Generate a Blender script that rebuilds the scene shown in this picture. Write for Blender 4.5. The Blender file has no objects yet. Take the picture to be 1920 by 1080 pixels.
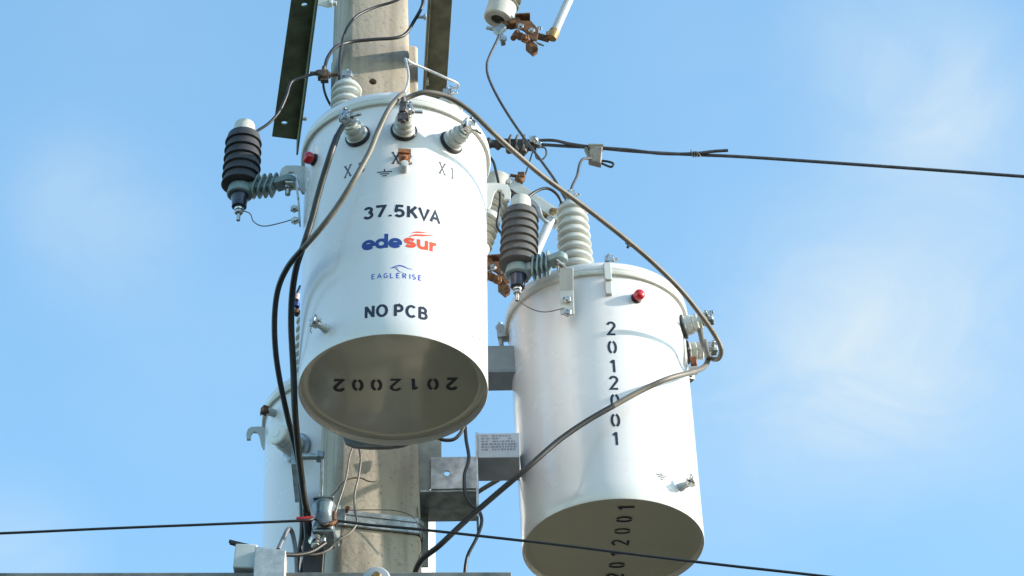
import bpy, bmesh, math, random
from mathutils import Vector, Matrix, noise
from math import radians as rad, sin, cos, pi, sqrt, atan2, asin, tan
random.seed(7)
V = Vector
scene = bpy.context.scene
COL = scene.collection

# ------------------------------------------------------------------ camera
F_PX = 7200.0; PITCH = rad(35.1); ROLL = rad(0.9); EYE = V((0, 0, 1.6))
FWD = V((0, cos(PITCH), sin(PITCH))); UP0 = V((0, -sin(PITCH), cos(PITCH))); RT0 = V((1, 0, 0))
UPV = UP0*cos(ROLL) + RT0*sin(ROLL); RTV = RT0*cos(ROLL) - UP0*sin(ROLL)
cam_d = bpy.data.cameras.new('camera'); cam = bpy.data.objects.new('camera', cam_d); COL.objects.link(cam)
m = Matrix((RTV, UPV, -FWD)).transposed().to_4x4(); m.translation = EYE
cam.matrix_world = m
cam_d.sensor_width = 36; cam_d.lens = 36*F_PX/1920; cam_d.clip_start = 0.1; cam_d.clip_end = 5000
scene.camera = cam
scene.render.resolution_x = 1024; scene.render.resolution_y = 576

def ray(px, py):
    return FWD + RTV*((px-960)/F_PX) + UPV*((540-py)/F_PX)
def W(px, py, Y):
    r = ray(px, py); return EYE + r*(Y/r.y)

# ------------------------------------------------------------------ light and sky
SUN_EL = rad(19); SUN_AZ = rad(96)          # azimuth measured from +Y towards +X
EXPO = 1.15
sdir = V((sin(SUN_AZ)*cos(SUN_EL), cos(SUN_AZ)*cos(SUN_EL), sin(SUN_EL)))
sl = bpy.data.lights.new('sun', 'SUN'); sl.energy = 3.3; sl.angle = rad(0.5); sl.color = (1.0, 0.91, 0.78)
so = bpy.data.objects.new('sun', sl); COL.objects.link(so)
so.rotation_euler = sdir.to_track_quat('Z', 'Y').to_euler(); so.location = (20, 0, 20)
world = bpy.data.worlds.new('World'); scene.world = world; world.use_nodes = True
nt = world.node_tree; nt.nodes.clear()
def N(t, kind, **kw):
    n = t.nodes.new(kind)
    for k, v in kw.items():
        if k == 'inp':
            for a, b in v.items(): n.inputs[a].default_value = b
        else: setattr(n, k, v)
    return n
def math_node(t, op, a, b=None, clamp=False):
    n = t.nodes.new('ShaderNodeMath'); n.operation = op; n.use_clamp = clamp
    for i, x in enumerate((a, b)):
        if x is None: continue
        if isinstance(x, (int, float)): n.inputs[i].default_value = x
        else: t.links.new(x, n.inputs[i])
    return n.outputs[0]
sky = N(nt, 'ShaderNodeTexSky', sky_type='NISHITA', sun_disc=False)
sky.sun_elevation = SUN_EL; sky.sun_rotation = SUN_AZ; sky.altitude = 0; sky.air_density = 1.0; sky.dust_density = 0.6; sky.ozone_density = 1.5
geo = N(nt, 'ShaderNodeTexCoord')
dirv = geo.outputs['Generated']
nz = N(nt, 'ShaderNodeTexNoise', inp={'Scale': 9.0, 'Detail': 7.0, 'Roughness': 0.6, 'Distortion': 0.6})
mp = N(nt, 'ShaderNodeMapping'); mp.inputs['Scale'].default_value = (1, 1, 1.6); mp.inputs['Rotation'].default_value = (0.3, 0.5, 0.2)
nt.links.new(dirv, mp.inputs[0]); nt.links.new(mp.outputs[0], nz.inputs['Vector'])
nz2 = N(nt, 'ShaderNodeTexNoise', inp={'Scale': 2.2, 'Detail': 4.0, 'Roughness': 0.55})
nt.links.new(dirv, nz2.inputs['Vector'])
total = None
CLOUDS = [(1690, 90, 210, .42), (1740, 210, 120, .14), (1860, 230, 190, .20), (1560, 640, 260, .34), (1650, 740, 220, .30), (1800, 500, 300, .20), (1450, 850, 220, .16),
          (190, 430, 170, .24), (110, 330, 130, .12), (20, 1060, 150, .34), (400, 640, 240, .10), (1330, 60, 200, .08), (1250, 900, 260, .12), (1900, 720, 320, .22), (1480, 480, 320, .10), (1760, 400, 260, .14), (250, 60, 200, .04)]
for (cx, cy, rpx, a) in CLOUDS:
    d = ray(cx, cy).normalized()
    dot = N(nt, 'ShaderNodeVectorMath', operation='DISTANCE'); nrm = N(nt, 'ShaderNodeVectorMath', operation='NORMALIZE')
    nt.links.new(dirv, nrm.inputs[0]); nt.links.new(nrm.outputs[0], dot.inputs[0]); dot.inputs[1].default_value = d
    mr = N(nt, 'ShaderNodeMapRange', interpolation_type='SMOOTHSTEP', inp={'From Min': rpx/F_PX*1.5, 'From Max': 0.0, 'To Min': 0.0, 'To Max': a*1.05})
    nt.links.new(dot.outputs['Value'], mr.inputs[0])
    total = mr.outputs[0] if total is None else math_node(nt, 'ADD', total, mr.outputs[0])
# the rest of the sky, outside the view, has broad soft clouds too
mr2 = N(nt, 'ShaderNodeMapRange', interpolation_type='SMOOTHSTEP', inp={'From Min': 0.50, 'From Max': 0.66, 'To Min': 0.0, 'To Max': 0.55})
nt.links.new(nz2.outputs[0], mr2.inputs[0])
dd = N(nt, 'ShaderNodeVectorMath', operation='DISTANCE'); nt.links.new(dirv, dd.inputs[0]); dd.inputs[1].default_value = ray(960, 540).normalized()
far_ = N(nt, 'ShaderNodeMapRange', interpolation_type='SMOOTHSTEP', inp={'From Min': 0.18, 'From Max': 0.5, 'To Min': 0.0, 'To Max': 1.0})
nt.links.new(dd.outputs['Value'], far_.inputs[0])
total = math_node(nt, 'ADD', total, math_node(nt, 'MULTIPLY', mr2.outputs[0], far_.outputs[0]))
nm = N(nt, 'ShaderNodeMapRange', inp={'From Min': 0.3, 'From Max': 0.68, 'To Min': 0.6, 'To Max': 1.2})
nz3 = N(nt, 'ShaderNodeTexNoise', inp={'Scale': 22.0, 'Detail': 7.0, 'Roughness': 0.58, 'Distortion': 1.2})
nt.links.new(mp.outputs[0], nz3.inputs['Vector'])
nt.links.new(nz3.outputs[0], nm.inputs[0])
mask = math_node(nt, 'MULTIPLY', total, nm.outputs[0], clamp=True)
mix = N(nt, 'ShaderNodeMix', data_type='RGBA')
mix.inputs[7].default_value = (2.05, 2.50, 2.85, 1)
nt.links.new(mask, mix.inputs[0])
hs = N(nt, 'ShaderNodeHueSaturation', inp={'Hue': 0.5, 'Saturation': 1.0, 'Value': 1.0, 'Fac': 1.0})
nt.links.new(sky.outputs[0], hs.inputs['Color'])
wb = N(nt, 'ShaderNodeVectorMath', operation='MULTIPLY'); wb.inputs[1].default_value = (1.04, 1.285, 1.235)
nt.links.new(hs.outputs[0], wb.inputs[0]); nt.links.new(wb.outputs[0], mix.inputs[6])
bg = N(nt, 'ShaderNodeBackground', inp={'Strength': 0.15}); nt.links.new(mix.outputs[2], bg.inputs['Color'])
wo = N(nt, 'ShaderNodeOutputWorld'); nt.links.new(bg.outputs[0], wo.inputs['Surface'])
scene.view_settings.view_transform = 'Standard'; scene.view_settings.look = 'None'
scene.view_settings.exposure = EXPO; scene.view_settings.gamma = 1

# ------------------------------------------------------------------ materials
def mat(name, col, rough=0.5, metal=0.0, var=0.12, vscale=12.0, col2=None, bump=0.0, bscale=40.0, coat=0.0, spec=0.5, streak=False, spots=None, trans=0.0):
    M_ = bpy.data.materials.new(name); M_.use_nodes = True; t = M_.node_tree
    b = t.nodes['Principled BSDF']
    b.inputs['Roughness'].default_value = rough; b.inputs['Metallic'].default_value = metal
    b.inputs['Coat Weight'].default_value = coat; b.inputs['Coat Roughness'].default_value = 0.12
    b.inputs['Specular IOR Level'].default_value = spec
    tc = N(t, 'ShaderNodeTexCoord'); src = tc.outputs['Object']
    if streak:
        mpp = N(t, 'ShaderNodeMapping'); mpp.inputs['Scale'].default_value = (1, 1, 0.18); t.links.new(src, mpp.inputs[0]); src = mpp.outputs[0]
    n1 = N(t, 'ShaderNodeTexNoise', inp={'Scale': vscale, 'Detail': 6.0, 'Roughness': 0.65}); t.links.new(src, n1.inputs['Vector'])
    cr = N(t, 'ShaderNodeValToRGB'); t.links.new(n1.outputs[0], cr.inputs[0])
    c2 = col2 or tuple(c*(1-var*2) for c in col)
    cr.color_ramp.elements[0].position = 0.36; cr.color_ramp.elements[0].color = (*c2, 1)
    cr.color_ramp.elements[1].position = 0.62; cr.color_ramp.elements[1].color = (*col, 1)
    out = cr.outputs[0]
    if spots:
        scol, sscale, th, amt = spots
        n3 = N(t, 'ShaderNodeTexNoise', inp={'Scale': sscale, 'Detail': 4.0, 'Roughness': 0.7}); t.links.new(tc.outputs['Object'], n3.inputs['Vector'])
        m3 = N(t, 'ShaderNodeMapRange', inp={'From Min': th, 'From Max': th+0.06, 'To Min': 0.0, 'To Max': amt}); t.links.new(n3.outputs[0], m3.inputs[0])
        mx = N(t, 'ShaderNodeMix', data_type='RGBA'); mx.inputs[7].default_value = (*scol, 1)
        t.links.new(m3.outputs[0], mx.inputs[0]); t.links.new(out, mx.inputs[6]); out = mx.outputs[2]
    t.links.new(out, b.inputs['Base Color'])
    rr = N(t, 'ShaderNodeMapRange', inp={'To Min': max(0.02, rough-0.08), 'To Max': min(1, rough+0.12)}); t.links.new(n1.outputs[0], rr.inputs[0])
    t.links.new(rr.outputs[0], b.inputs['Roughness'])
    if bump:
        n2 = N(t, 'ShaderNodeTexNoise', inp={'Scale': bscale, 'Detail': 5.0, 'Roughness': 0.6}); t.links.new(tc.outputs['Object'], n2.inputs['Vector'])
        bp = N(t, 'ShaderNodeBump', inp={'Strength': 1.0, 'Distance': bump}); t.links.new(n2.outputs[0], bp.inputs['Height']); t.links.new(bp.outputs[0], b.inputs['Normal'])
    return M_
paint = mat('tank_paint', (0.70, 0.675, 0.69), rough=0.24, var=0.012, vscale=5, bump=0.0012, bscale=5, coat=0.6, spots=((0.55, 0.53, 0.50), 7, 0.66, 0.10))
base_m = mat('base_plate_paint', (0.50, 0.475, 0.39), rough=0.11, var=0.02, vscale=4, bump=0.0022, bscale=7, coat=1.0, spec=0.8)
rim_m = mat('band_paint', (0.60, 0.60, 0.56), rough=0.4, var=0.05, vscale=30, bump=0.0004, bscale=60)
porc = mat('porcelain_glaze', (0.52, 0.52, 0.49), rough=0.22, var=0.05, vscale=18, coat=0.5, spots=((0.30, 0.27, 0.22), 60, 0.66, 0.5))
poly = mat('grey_polymer', (0.036, 0.036, 0.042), rough=0.55, var=0.12, vscale=30, bump=0.0004, bscale=120, spots=((0.14, 0.12, 0.10), 50, 0.62, 0.4))
poly2 = mat('grey_brown_polymer', (0.088, 0.084, 0.083), rough=0.55, var=0.12, vscale=30, bump=0.0004, bscale=120, spots=((0.2, 0.17, 0.14), 50, 0.60, 0.5))
polytop = mat('pale_polymer', (0.50, 0.48, 0.44), rough=0.5, var=0.08, vscale=25)
galv = mat('galvanised_steel', (0.42, 0.46, 0.50), rough=0.42, metal=0.7, var=0.24, vscale=28, bump=0.0003, bscale=90, spots=((0.25, 0.2, 0.15), 35, 0.64, 0.5))
galvp = mat('painted_steel', (0.50, 0.52, 0.52), rough=0.4, var=0.06, vscale=20, bump=0.0003, bscale=90)
teal = mat('grey_green_polymer', (0.20, 0.27, 0.28), rough=0.4, var=0.1, vscale=25)
darksteel = mat('weathered_dark_steel', (0.13, 0.165, 0.10), rough=0.7, var=0.25, vscale=14, bump=0.0006, bscale=80, streak=True, spots=((0.10, 0.06, 0.03), 22, 0.62, 0.6))
brownsteel = mat('weathered_brown_steel', (0.19, 0.185, 0.13), rough=0.7, var=0.22, vscale=14, bump=0.0006, bscale=80, streak=True, spots=((0.20, 0.11, 0.05), 22, 0.60, 0.6))
rust = mat('rusty_iron', (0.23, 0.10, 0.045), rough=0.8, var=0.3, vscale=50, bump=0.0012, bscale=90, spots=((0.06, 0.035, 0.03), 40, 0.52, 0.8))
brass = mat('tarnished_bronze', (0.45, 0.27, 0.11), rough=0.45, metal=0.6, var=0.3, vscale=60, bump=0.0005, bscale=120)
copper = mat('weathered_copper', (0.42, 0.16, 0.07), rough=0.5, metal=0.4, var=0.25, vscale=60, bump=0.0004, bscale=100)
zinc = mat('bright_zinc', (0.62, 0.61, 0.59), rough=0.24, metal=0.85, var=0.22, vscale=70, bump=0.0008, bscale=160, spots=((0.07, 0.05, 0.04), 75, 0.56, 0.85))
tubew = mat('white_fibre_tube', (0.48, 0.49, 0.52), rough=0.3, var=0.06, vscale=15, coat=0.3)
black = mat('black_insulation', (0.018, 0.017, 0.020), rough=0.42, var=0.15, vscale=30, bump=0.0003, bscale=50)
browncab = mat('grey_brown_sheath', (0.155, 0.135, 0.115), rough=0.5, var=0.18, vscale=18, bump=0.0006, bscale=30)
wirem = mat('dull_aluminium_strand', (0.20, 0.18, 0.165), rough=0.5, metal=0.4, var=0.2, vscale=60, bump=0.0006, bscale=400)
linem = mat('weathered_line_conductor', (0.085, 0.082, 0.09), rough=0.55, metal=0.3, var=0.2, vscale=60, bump=0.0005, bscale=300)
gasket = mat('black_rubber', (0.012, 0.012, 0.018), rough=0.5, var=0.1)
bluecap = mat('dark_blue_plastic', (0.010, 0.013, 0.040), rough=0.3, var=0.1, coat=0.3)
redm = mat('red_plastic', (0.50, 0.006, 0.018), rough=0.25, var=0.08, coat=0.4)
redtape = mat('red_tape', (0.42, 0.02, 0.03), rough=0.6, var=0.2, vscale=60)
ink = mat('navy_black_ink', (0.014, 0.018, 0.045), rough=0.5, var=0.1, vscale=80)
inkgrey = mat('grey_stencil_ink', (0.075, 0.08, 0.10), rough=0.5, var=0.25, vscale=150)
inkfaint = mat('faded_ink', (0.22, 0.20, 0.20), rough=0.5, var=0.2, vscale=150)
inkblue = mat('blue_ink', (0.015, 0.05, 0.26), rough=0.45, var=0.05)
inkred = mat('red_orange_ink', (0.72, 0.08, 0.025), rough=0.45, var=0.05)
inkblue2 = mat('light_blue_ink', (0.02, 0.06, 0.50), rough=0.45, var=0.2, vscale=100)
plate_m = mat('grey_plate', (0.42, 0.45, 0.52), rough=0.5, var=0.08, vscale=25)
plate_ink = mat('plate_print', (0.25, 0.245, 0.31), rough=0.6, var=0.1)
alum = mat('cast_aluminium', (0.50, 0.50, 0.50), rough=0.5, metal=0.5, var=0.12, vscale=60, bump=0.0006, bscale=140)
holem = mat('dark_hole', (0.05, 0.04, 0.03), rough=0.9)

def concrete_mat():
    M_ = mat('pole_concrete', (0.43, 0.372, 0.310), rough=0.85, var=0.11, vscale=5, col2=(0.29, 0.250, 0.210), bump=0.0016, bscale=70, spec=0.2, streak=True)
    t = M_.node_tree; b = t.nodes['Principled BSDF']
    src = b.inputs['Base Color'].links[0].from_socket
    tc = N(t, 'ShaderNodeTexCoord')
    n = N(t, 'ShaderNodeTexNoise', inp={'Scale': 85.0, 'Detail': 3.0, 'Roughness': 0.5}); t.links.new(tc.outputs['Object'], n.inputs['Vector'])
    mr = N(t, 'ShaderNodeMapRange', inp={'From Min': 0.60, 'From Max': 0.72, 'To Min': 0.0, 'To Max': 0.5}); t.links.new(n.outputs[0], mr.inputs[0])
    mx = N(t, 'ShaderNodeMix', data_type='RGBA'); mx.inputs[7].default_value = (0.12, 0.105, 0.085, 1)
    t.links.new(mr.outputs[0], mx.inputs[0]); t.links.new(src, mx.inputs[6])
    # rain streaks: grime running down the pole
    mp_ = N(t, 'ShaderNodeMapping'); mp_.inputs['Scale'].default_value = (22, 22, 2.6); t.links.new(tc.outputs['Object'], mp_.inputs[0])
    ns = N(t, 'ShaderNodeTexNoise', inp={'Scale': 1.0, 'Detail': 4.0, 'Roughness': 0.55}); t.links.new(mp_.outputs[0], ns.inputs['Vector'])
    ms = N(t, 'ShaderNodeMapRange', inp={'From Min': 0.50, 'From Max': 0.70, 'To Min': 0.0, 'To Max': 0.62}); t.links.new(ns.outputs[0], ms.inputs[0])
    mx2 = N(t, 'ShaderNodeMix', data_type='RGBA'); mx2.inputs[7].default_value = (0.17, 0.15, 0.125, 1)
    t.links.new(ms.outputs[0], mx2.inputs[0]); t.links.new(mx.outputs[2], mx2.inputs[6])
    t.links.new(mx2.outputs[2], b.inputs['Base Color'])
    return M_
concrete = concrete_mat()

# ------------------------------------------------------------------ mesh builder
def frame(axis, hint=None):
    z = axis.normalized(); h = hint or (V((0, 0, 1)) if abs(z.z) < 0.9 else V((1, 0, 0)))
    x = (h - z*h.dot(z))
    if x.length < 1e-6: h = V((0, 1, 0)); x = (h - z*h.dot(z))
    x.normalize(); y = z.cross(x); return x, y, z
class MB:
    def __init__(s): s.v = []; s.f = []; s.mi = []
    def add(s, vs, fs, mi=0):
        o = len(s.v); s.v += [V(p) for p in vs]; s.f += [tuple(i+o for i in f) for f in fs]; s.mi += [mi]*len(fs)
    def box(s, c, size, ax=None, mi=0):
        X, Y, Z = ax or (V((1, 0, 0)), V((0, 1, 0)), V((0, 0, 1))); c = V(c); a, b, d = size[0]/2, size[1]/2, size[2]/2
        vs = [c + X*(a*i) + Y*(b*j) + Z*(d*k) for k in (-1, 1) for j in (-1, 1) for i in (-1, 1)]
        s.add(vs, [(0, 2, 3, 1), (4, 5, 7, 6), (0, 1, 5, 4), (2, 6, 7, 3), (0, 4, 6, 2), (1, 3, 7, 5)], mi)
    def bar(s, p0, p1, w, h, hint=None, mi=0):       # h along hint, w across
        x, y, z = frame(p1-p0, hint); s.box((p0+p1)/2, (h, w, (p1-p0).length), (x, y, z), mi)
    def lathe(s, prof, o, axis, seg=32, mi=0, hint=None, cap=True):
        x, y, z = frame(axis, hint); vs = []; fs = []
        for (r, h) in prof:
            for k in range(seg):
                a = 2*pi*k/seg; vs.append(o + z*h + x*(r*cos(a)) + y*(r*sin(a)))
        n = len(prof)
        for i in range(n-1):
            for k in range(seg):
                k2 = (k+1) % seg; fs.append((i*seg+k, i*seg+k2, (i+1)*seg+k2, (i+1)*seg+k))
        if cap and prof[0][0] > 2e-5: fs.append(tuple(reversed(range(seg))))
        if cap and prof[-1][0] > 2e-5: fs.append(tuple(range((n-1)*seg, n*seg)))
        s.add(vs, fs, mi)
    def cyl(s, p0, p1, r0, r1=None, seg=20, mi=0):
        r1 = r0 if r1 is None else r1; d = p1-p0; s.lathe([(r0, 0), (r1, d.length)], p0, d, seg, mi)
    def nut(s, c, axis, r, h, mi=0): s.lathe([(r*0.9, 0), (r, h*0.12), (r, h*0.88), (r*0.9, h)], c, axis, 6, mi)
    def bolt(s, c, axis, r, h, mi=0):
        a = axis.normalized(); s.nut(c, a, r*1.8, r*1.4, mi); s.cyl(c + a*r*1.4, c + a*(r*1.4+h), r, seg=12, mi=mi)
    def tube(s, pts, r, seg=10, sub=8, mi=0, split=None):
        P = catmull(pts, sub) if sub > 1 else [V(p) for p in pts]
        n = len(P); T = [(P[min(i+1, n-1)]-P[max(i-1, 0)]).normalized() for i in range(n)]
        x, y, z = frame(T[0]); vs = []; fs = []; mis = []
        for i in range(n):
            x = (x - T[i]*x.dot(T[i])).normalized(); y = T[i].cross(x)
            rr = r(i/(n-1)) if callable(r) else r
            for k in range(seg):
                a = 2*pi*k/seg; vs.append(P[i] + x*(rr*cos(a)) + y*(rr*sin(a)))
        for i in range(n-1):
            for k in range(seg):
                k2 = (k+1) % seg; fs.append((i*seg+k, i*seg+k2, (i+1)*seg+k2, (i+1)*seg+k))
                mis.append(mi if split is None or i/(n-1) < split else mi+1)
        fs.append(tuple(reversed(range(seg)))); fs.append(tuple(range((n-1)*seg, n*seg))); mis += [mi, mi if split is None else mi+1]
        o = len(s.v); s.v += vs; s.f += [tuple(i+o for i in f) for f in fs]; s.mi += mis
    def prism(s, outline, o, u, v, thick, mi=0):      # outline in (u,v), extruded +-thick/2 along u x v
        n_ = u.cross(v).normalized(); k = len(outline)
        vs = [o + u*a + v*b - n_*thick/2 for a, b in outline] + [o + u*a + v*b + n_*thick/2 for a, b in outline]
        fs = [tuple(reversed(range(k))), tuple(range(k, 2*k))] + [(i, (i+1) % k, (i+1) % k+k, i+k) for i in range(k)]
        s.add(vs, fs, mi)
    def sphere(s, c, r, axis=V((0, 0, 1)), seg=20, rings=10, half=False, mi=0):
        a0 = 0 if half else -pi/2
        prof = [(r*cos(a0+(pi/2-a0)*i/rings), r*sin(a0+(pi/2-a0)*i/rings)) for i in range(rings+1)]
        prof = [(max(a, 0.00001), b) for a, b in prof]; s.lathe(prof, c, axis, seg, mi)
def catmull(pts, sub):
    P = [V(p) for p in pts]
    if len(P) < 3: return [P[0].lerp(P[-1], i/sub) for i in range(sub+1)]
    Q = [P[0]*2-P[1]] + P + [P[-1]*2-P[-2]]; out = []
    for i in range(1, len(Q)-2):
        p0, p1, p2, p3 = Q[i-1], Q[i], Q[i+1], Q[i+2]
        # centripetal-ish
        for k in range(sub):
            t = k/sub
            out.append(0.5*((2*p1) + (p2-p0)*t + (2*p0-5*p1+4*p2-p3)*t*t + (3*p1-p0-3*p2+p3)*t**3))
    out.append(P[-1]); return out

def thing(name, label, cat, loc, group=None, rot=None):
    o = bpy.data.objects.new(name, None); COL.objects.link(o)
    o.empty_display_size = 0.1
    M_ = rot.to_4x4() if rot else Matrix.Identity(4); M_.translation = V(loc); o.matrix_world = M_
    o['label'] = label; o['category'] = cat
    if group: o['group'] = group
    return o
MW = {}
def part(name, mb, mats, parent=None, local=False, bevel=0, smooth=40, label=None, loc=None):
    """link the collected shapes as ONE mesh; mb is in world space unless local=True"""
    mats = mats if isinstance(mats, (list, tuple)) else [mats]
    me = bpy.data.meshes.new(name)
    o = bpy.data.objects.new(name, me); COL.objects.link(o)
    if parent is not None:
        PM = MW.get(parent.name, parent.matrix_world.copy())
        Mi = PM.inverted() if not local else Matrix.Identity(4)
        vs = [Mi @ p for p in mb.v]; MW[o.name] = PM.copy()
        o.parent = parent
    else:
        c = V(loc) if loc is not None else (sum(mb.v, V())/len(mb.v))
        vs = [p-c for p in mb.v]; o.location = c; MW[o.name] = Matrix.Translation(c)
    me.from_pydata(vs, [], mb.f); me.update()
    bm = bmesh.new(); bm.from_mesh(me); bmesh.ops.recalc_face_normals(bm, faces=bm.faces); bm.to_mesh(me); bm.free()
    for m_ in mats: me.materials.append(m_)
    if len(mats) > 1: me.polygons.foreach_set('material_index', mb.mi)
    me.shade_smooth(); me.set_sharp_from_angle(angle=rad(smooth))
    if bevel:
        bv = o.modifiers.new('bevel', 'BEVEL'); bv.width = bevel; bv.segments = 2; bv.limit_method = 'ANGLE'; bv.angle_limit = rad(35)
    if label: o['label'] = label
    return o
def single(name, mb, mats, label, cat, group=None, **kw):
    o = part(name, mb, mats, None, **kw); o['label'] = label; o['category'] = cat
    if group: o['group'] = group
    return o
def pts(lst, Y0=None):
    out = []; n = len(lst)
    for p in lst:
        if len(p) == 2: raise ValueError
        out.append(W(*p))
    return out
def ptsY(lst, ys):
    """lst of (px,py); ys list of (index, Y) depth keys, linear between"""
    out = []
    for i, (a, b) in enumerate(lst):
        k0 = max([k for k in ys if k[0] <= i], key=lambda k: k[0]); k1 = min([k for k in ys if k[0] >= i], key=lambda k: k[0])
        Y = k0[1] if k0[0] == k1[0] else k0[1] + (k1[1]-k0[1])*(i-k0[0])/(k1[0]-k0[0])
        out.append(W(a, b, Y))
    return out
def wire(name, lst, ys, r, m_, label, cat='wire', group=None, split=None, seg=10, parent=None):
    mb = MB(); P = ptsY(lst, ys); mb.tube(P, r, seg=seg, split=split)
    if parent is not None: return part(name, mb, m_, parent, smooth=60)
    return single(name, mb, m_, label, cat, group, loc=P[0], smooth=60)

# ------------------------------------------------------------------ stroke lettering
def arc(cx, cy, rx, ry, a0, a1, n=14):
    return [(cx+rx*cos(rad(a0+(a1-a0)*i/n)), cy+ry*sin(rad(a0+(a1-a0)*i/n))) for i in range(n+1)]
GLY = {
 '2': [arc(.30, .74, .24, .23, 170, -35, 16) + [(.06, .05), (.56, .05)]],
 '0': [arc(.30, .5, .24, .45, 105, 255, 18), arc(.30, .5, .24, .45, 75, -75, 18)],
 '1': [[(.12, .74), (.34, .93)], [(.34, .97), (.34, .0)]],
 '3': [arc(.28, .72, .22, .20, 160, -80, 14), arc(.28, .28, .25, .25, 85, -160, 16)],
 'X': [[(.04, 0), (.56, 1)], [(.04, 1), (.56, 0)], [(-.06, 0), (.16, 0)], [(.44, 0), (.66, 0)], [(-.06, 1), (.16, 1)], [(.44, 1), (.66, 1)]],
 'T1': [[(.14, .82), (.32, .93)], [(.32, .97), (.32, 0)], [(.16, 0), (.48, 0)]],
 'T2': [arc(.30, .74, .22, .22, 170, -35, 16) + [(.06, .03), (.54, .03), (.58, .18)]],
 'E': [[(.5, 1), (.08, 1)], [(.08, 1), (.08, 0), (.5, 0)], [(.1, .5), (.4, .5)]],
 'A': [[(0, 0), (.3, 1), (.6, 0)], [(.12, .35), (.48, .35)]],
 'G': [arc(.32, .5, .28, .48, 50, 320, 20) + [(.56, .45), (.36, .45)]],
 'L': [[(.08, 1), (.08, 0), (.5, 0)]],
 'R': [[(.08, 0), (.08, 1), (.4, 1)] + arc(.34, .76, .2, .24, 80, -90, 8) + [(.12, .5)], [(.28, .5), (.56, 0)]],
 'I': [[(.2, 0), (.2, 1)]],
 'S': [arc(.3, .74, .22, .24, 50, 270, 12) + arc(.3, .26, .24, .25, 80, -140, 12)],
 '7': [[(.02, .95), (.58, .95), (.22, .0)]],
 '.': [[(.16, .0), (.16, .16)]],
 '5': [[(.54, .95), (.14, .95), (.08, .50)] + arc(.29, .31, .25, .27, 140, -150, 18)],
 'K': [[(.10, 0), (.10, 1)], [(.60, 1), (.14, .42)], [(.28, .58), (.64, 0)]],
 'V': [[(.0, 1), (.31, .0), (.62, 1)]],
 'N': [[(.08, 0), (.08, 1)], [(.08, .96), (.58, .04)], [(.58, 0), (.58, 1)]],
 'O': [arc(.34, .5, .32, .46, 90, 450, 28)],
 'P': [[(.10, 0), (.10, 1)], [(.10, .955), (.34, .955)] + arc(.34, .70, .22, .255, 90, -90, 12) + [(.10, .445)]],
 'C': [arc(.36, .5, .32, .46, 45, 315, 24)],
 'B': [[(.10, 0), (.10, 1)], [(.10, .955), (.34, .955)] + arc(.34, .74, .19, .215, 90, -90, 12) + [(.10, .525)], [(.34, .525)] + arc(.36, .285, .22, .24, 90, -90, 12) + [(.10, .045)]],
 'e': [[(.10, .30), (.66, .30)] + arc(.38, .33, .29, .25, 0, 320, 26)],
 'd': [arc(.36, .33, .27, .25, 0, 360, 26), [(.64, .0), (.64, 1.0)]],
 's': [arc(.34, .455, .25, .125, 30, 250, 14) + arc(.34, .20, .25, .125, 80, -150, 14)],
 'u': [[(.10, .66), (.10, .30)] + arc(.33, .28, .23, .20, 180, 345, 14), [(.58, .66), (.58, .0)]],
 'r': [[(.12, .0), (.12, .66)], arc(.40, .30, .28, .27, 175, 80, 10)],
 '%': [arc(.14, .8, .11, .17, 0, 360, 12), arc(.5, .2, .11, .17, 0, 360, 12), [(.52, 1), (.12, 0)]],
 'gnd': [[(.5, 1.0), (.5, .66)], [(0, .62), (1, .62)], [(.18, .36), (.82, .36)], [(.34, .1), (.66, .1)]],
}
def strokes(gl, h, wx, sw, x0=0, y0=0):
    """quads (list of 4 points, 2-D) for one glyph"""
    out = []
    for line in GLY[gl]:
        P = [V((x0+a*wx, y0+b*h)) for a, b in line]; n = len(P); L = []; R = []
        for i in range(n):
            t0 = (P[i]-P[i-1]).normalized() if i > 0 else None; t1 = (P[i+1]-P[i]).normalized() if i < n-1 else None
            t = t1 if t0 is None else (t0 if t1 is None else (t0+t1).normalized())
            nn = V((-t.y, t.x)); k = 1.0
            if t0 is not None and t1 is not None: k = min(1.8, 1/max(0.35, nn.dot(V((-t0.y, t0.x)))))
            L.append(P[i]+nn*sw/2*k); R.append(P[i]-nn*sw/2*k)
        for i in range(n-1): out.append([L[i], R[i], R[i+1], L[i+1]])
    return out
def polys_mesh(polys, mapf, cut=0.006):
    """2-D polygons -> cut along x so they can wrap -> mapped to 3-D"""
    bm = bmesh.new()
    for ip, p in enumerate(polys):
        vs = [bm.verts.new((q[0], q[1], (ip % 40)*2e-6)) for q in p]
        try: bm.faces.new(vs)
        except ValueError: pass
    xs = [v.co.x for v in bm.verts]; x = min(xs)+cut
    while x < max(xs):
        g = bm.verts[:]+bm.edges[:]+bm.faces[:]
        bmesh.ops.bisect_plane(bm, geom=g, plane_co=(x, 0, 0), plane_no=(1, 0, 0)); x += cut
    mb = MB(); idx = {v: i for i, v in enumerate(bm.verts)}
    bm.verts.index_update()
    mb.add([mapf(v.co.x, v.co.y, v.co.z) for v in bm.verts], [tuple(v.index for v in f.verts) for f in bm.faces])
    bm.free(); return mb
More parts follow.
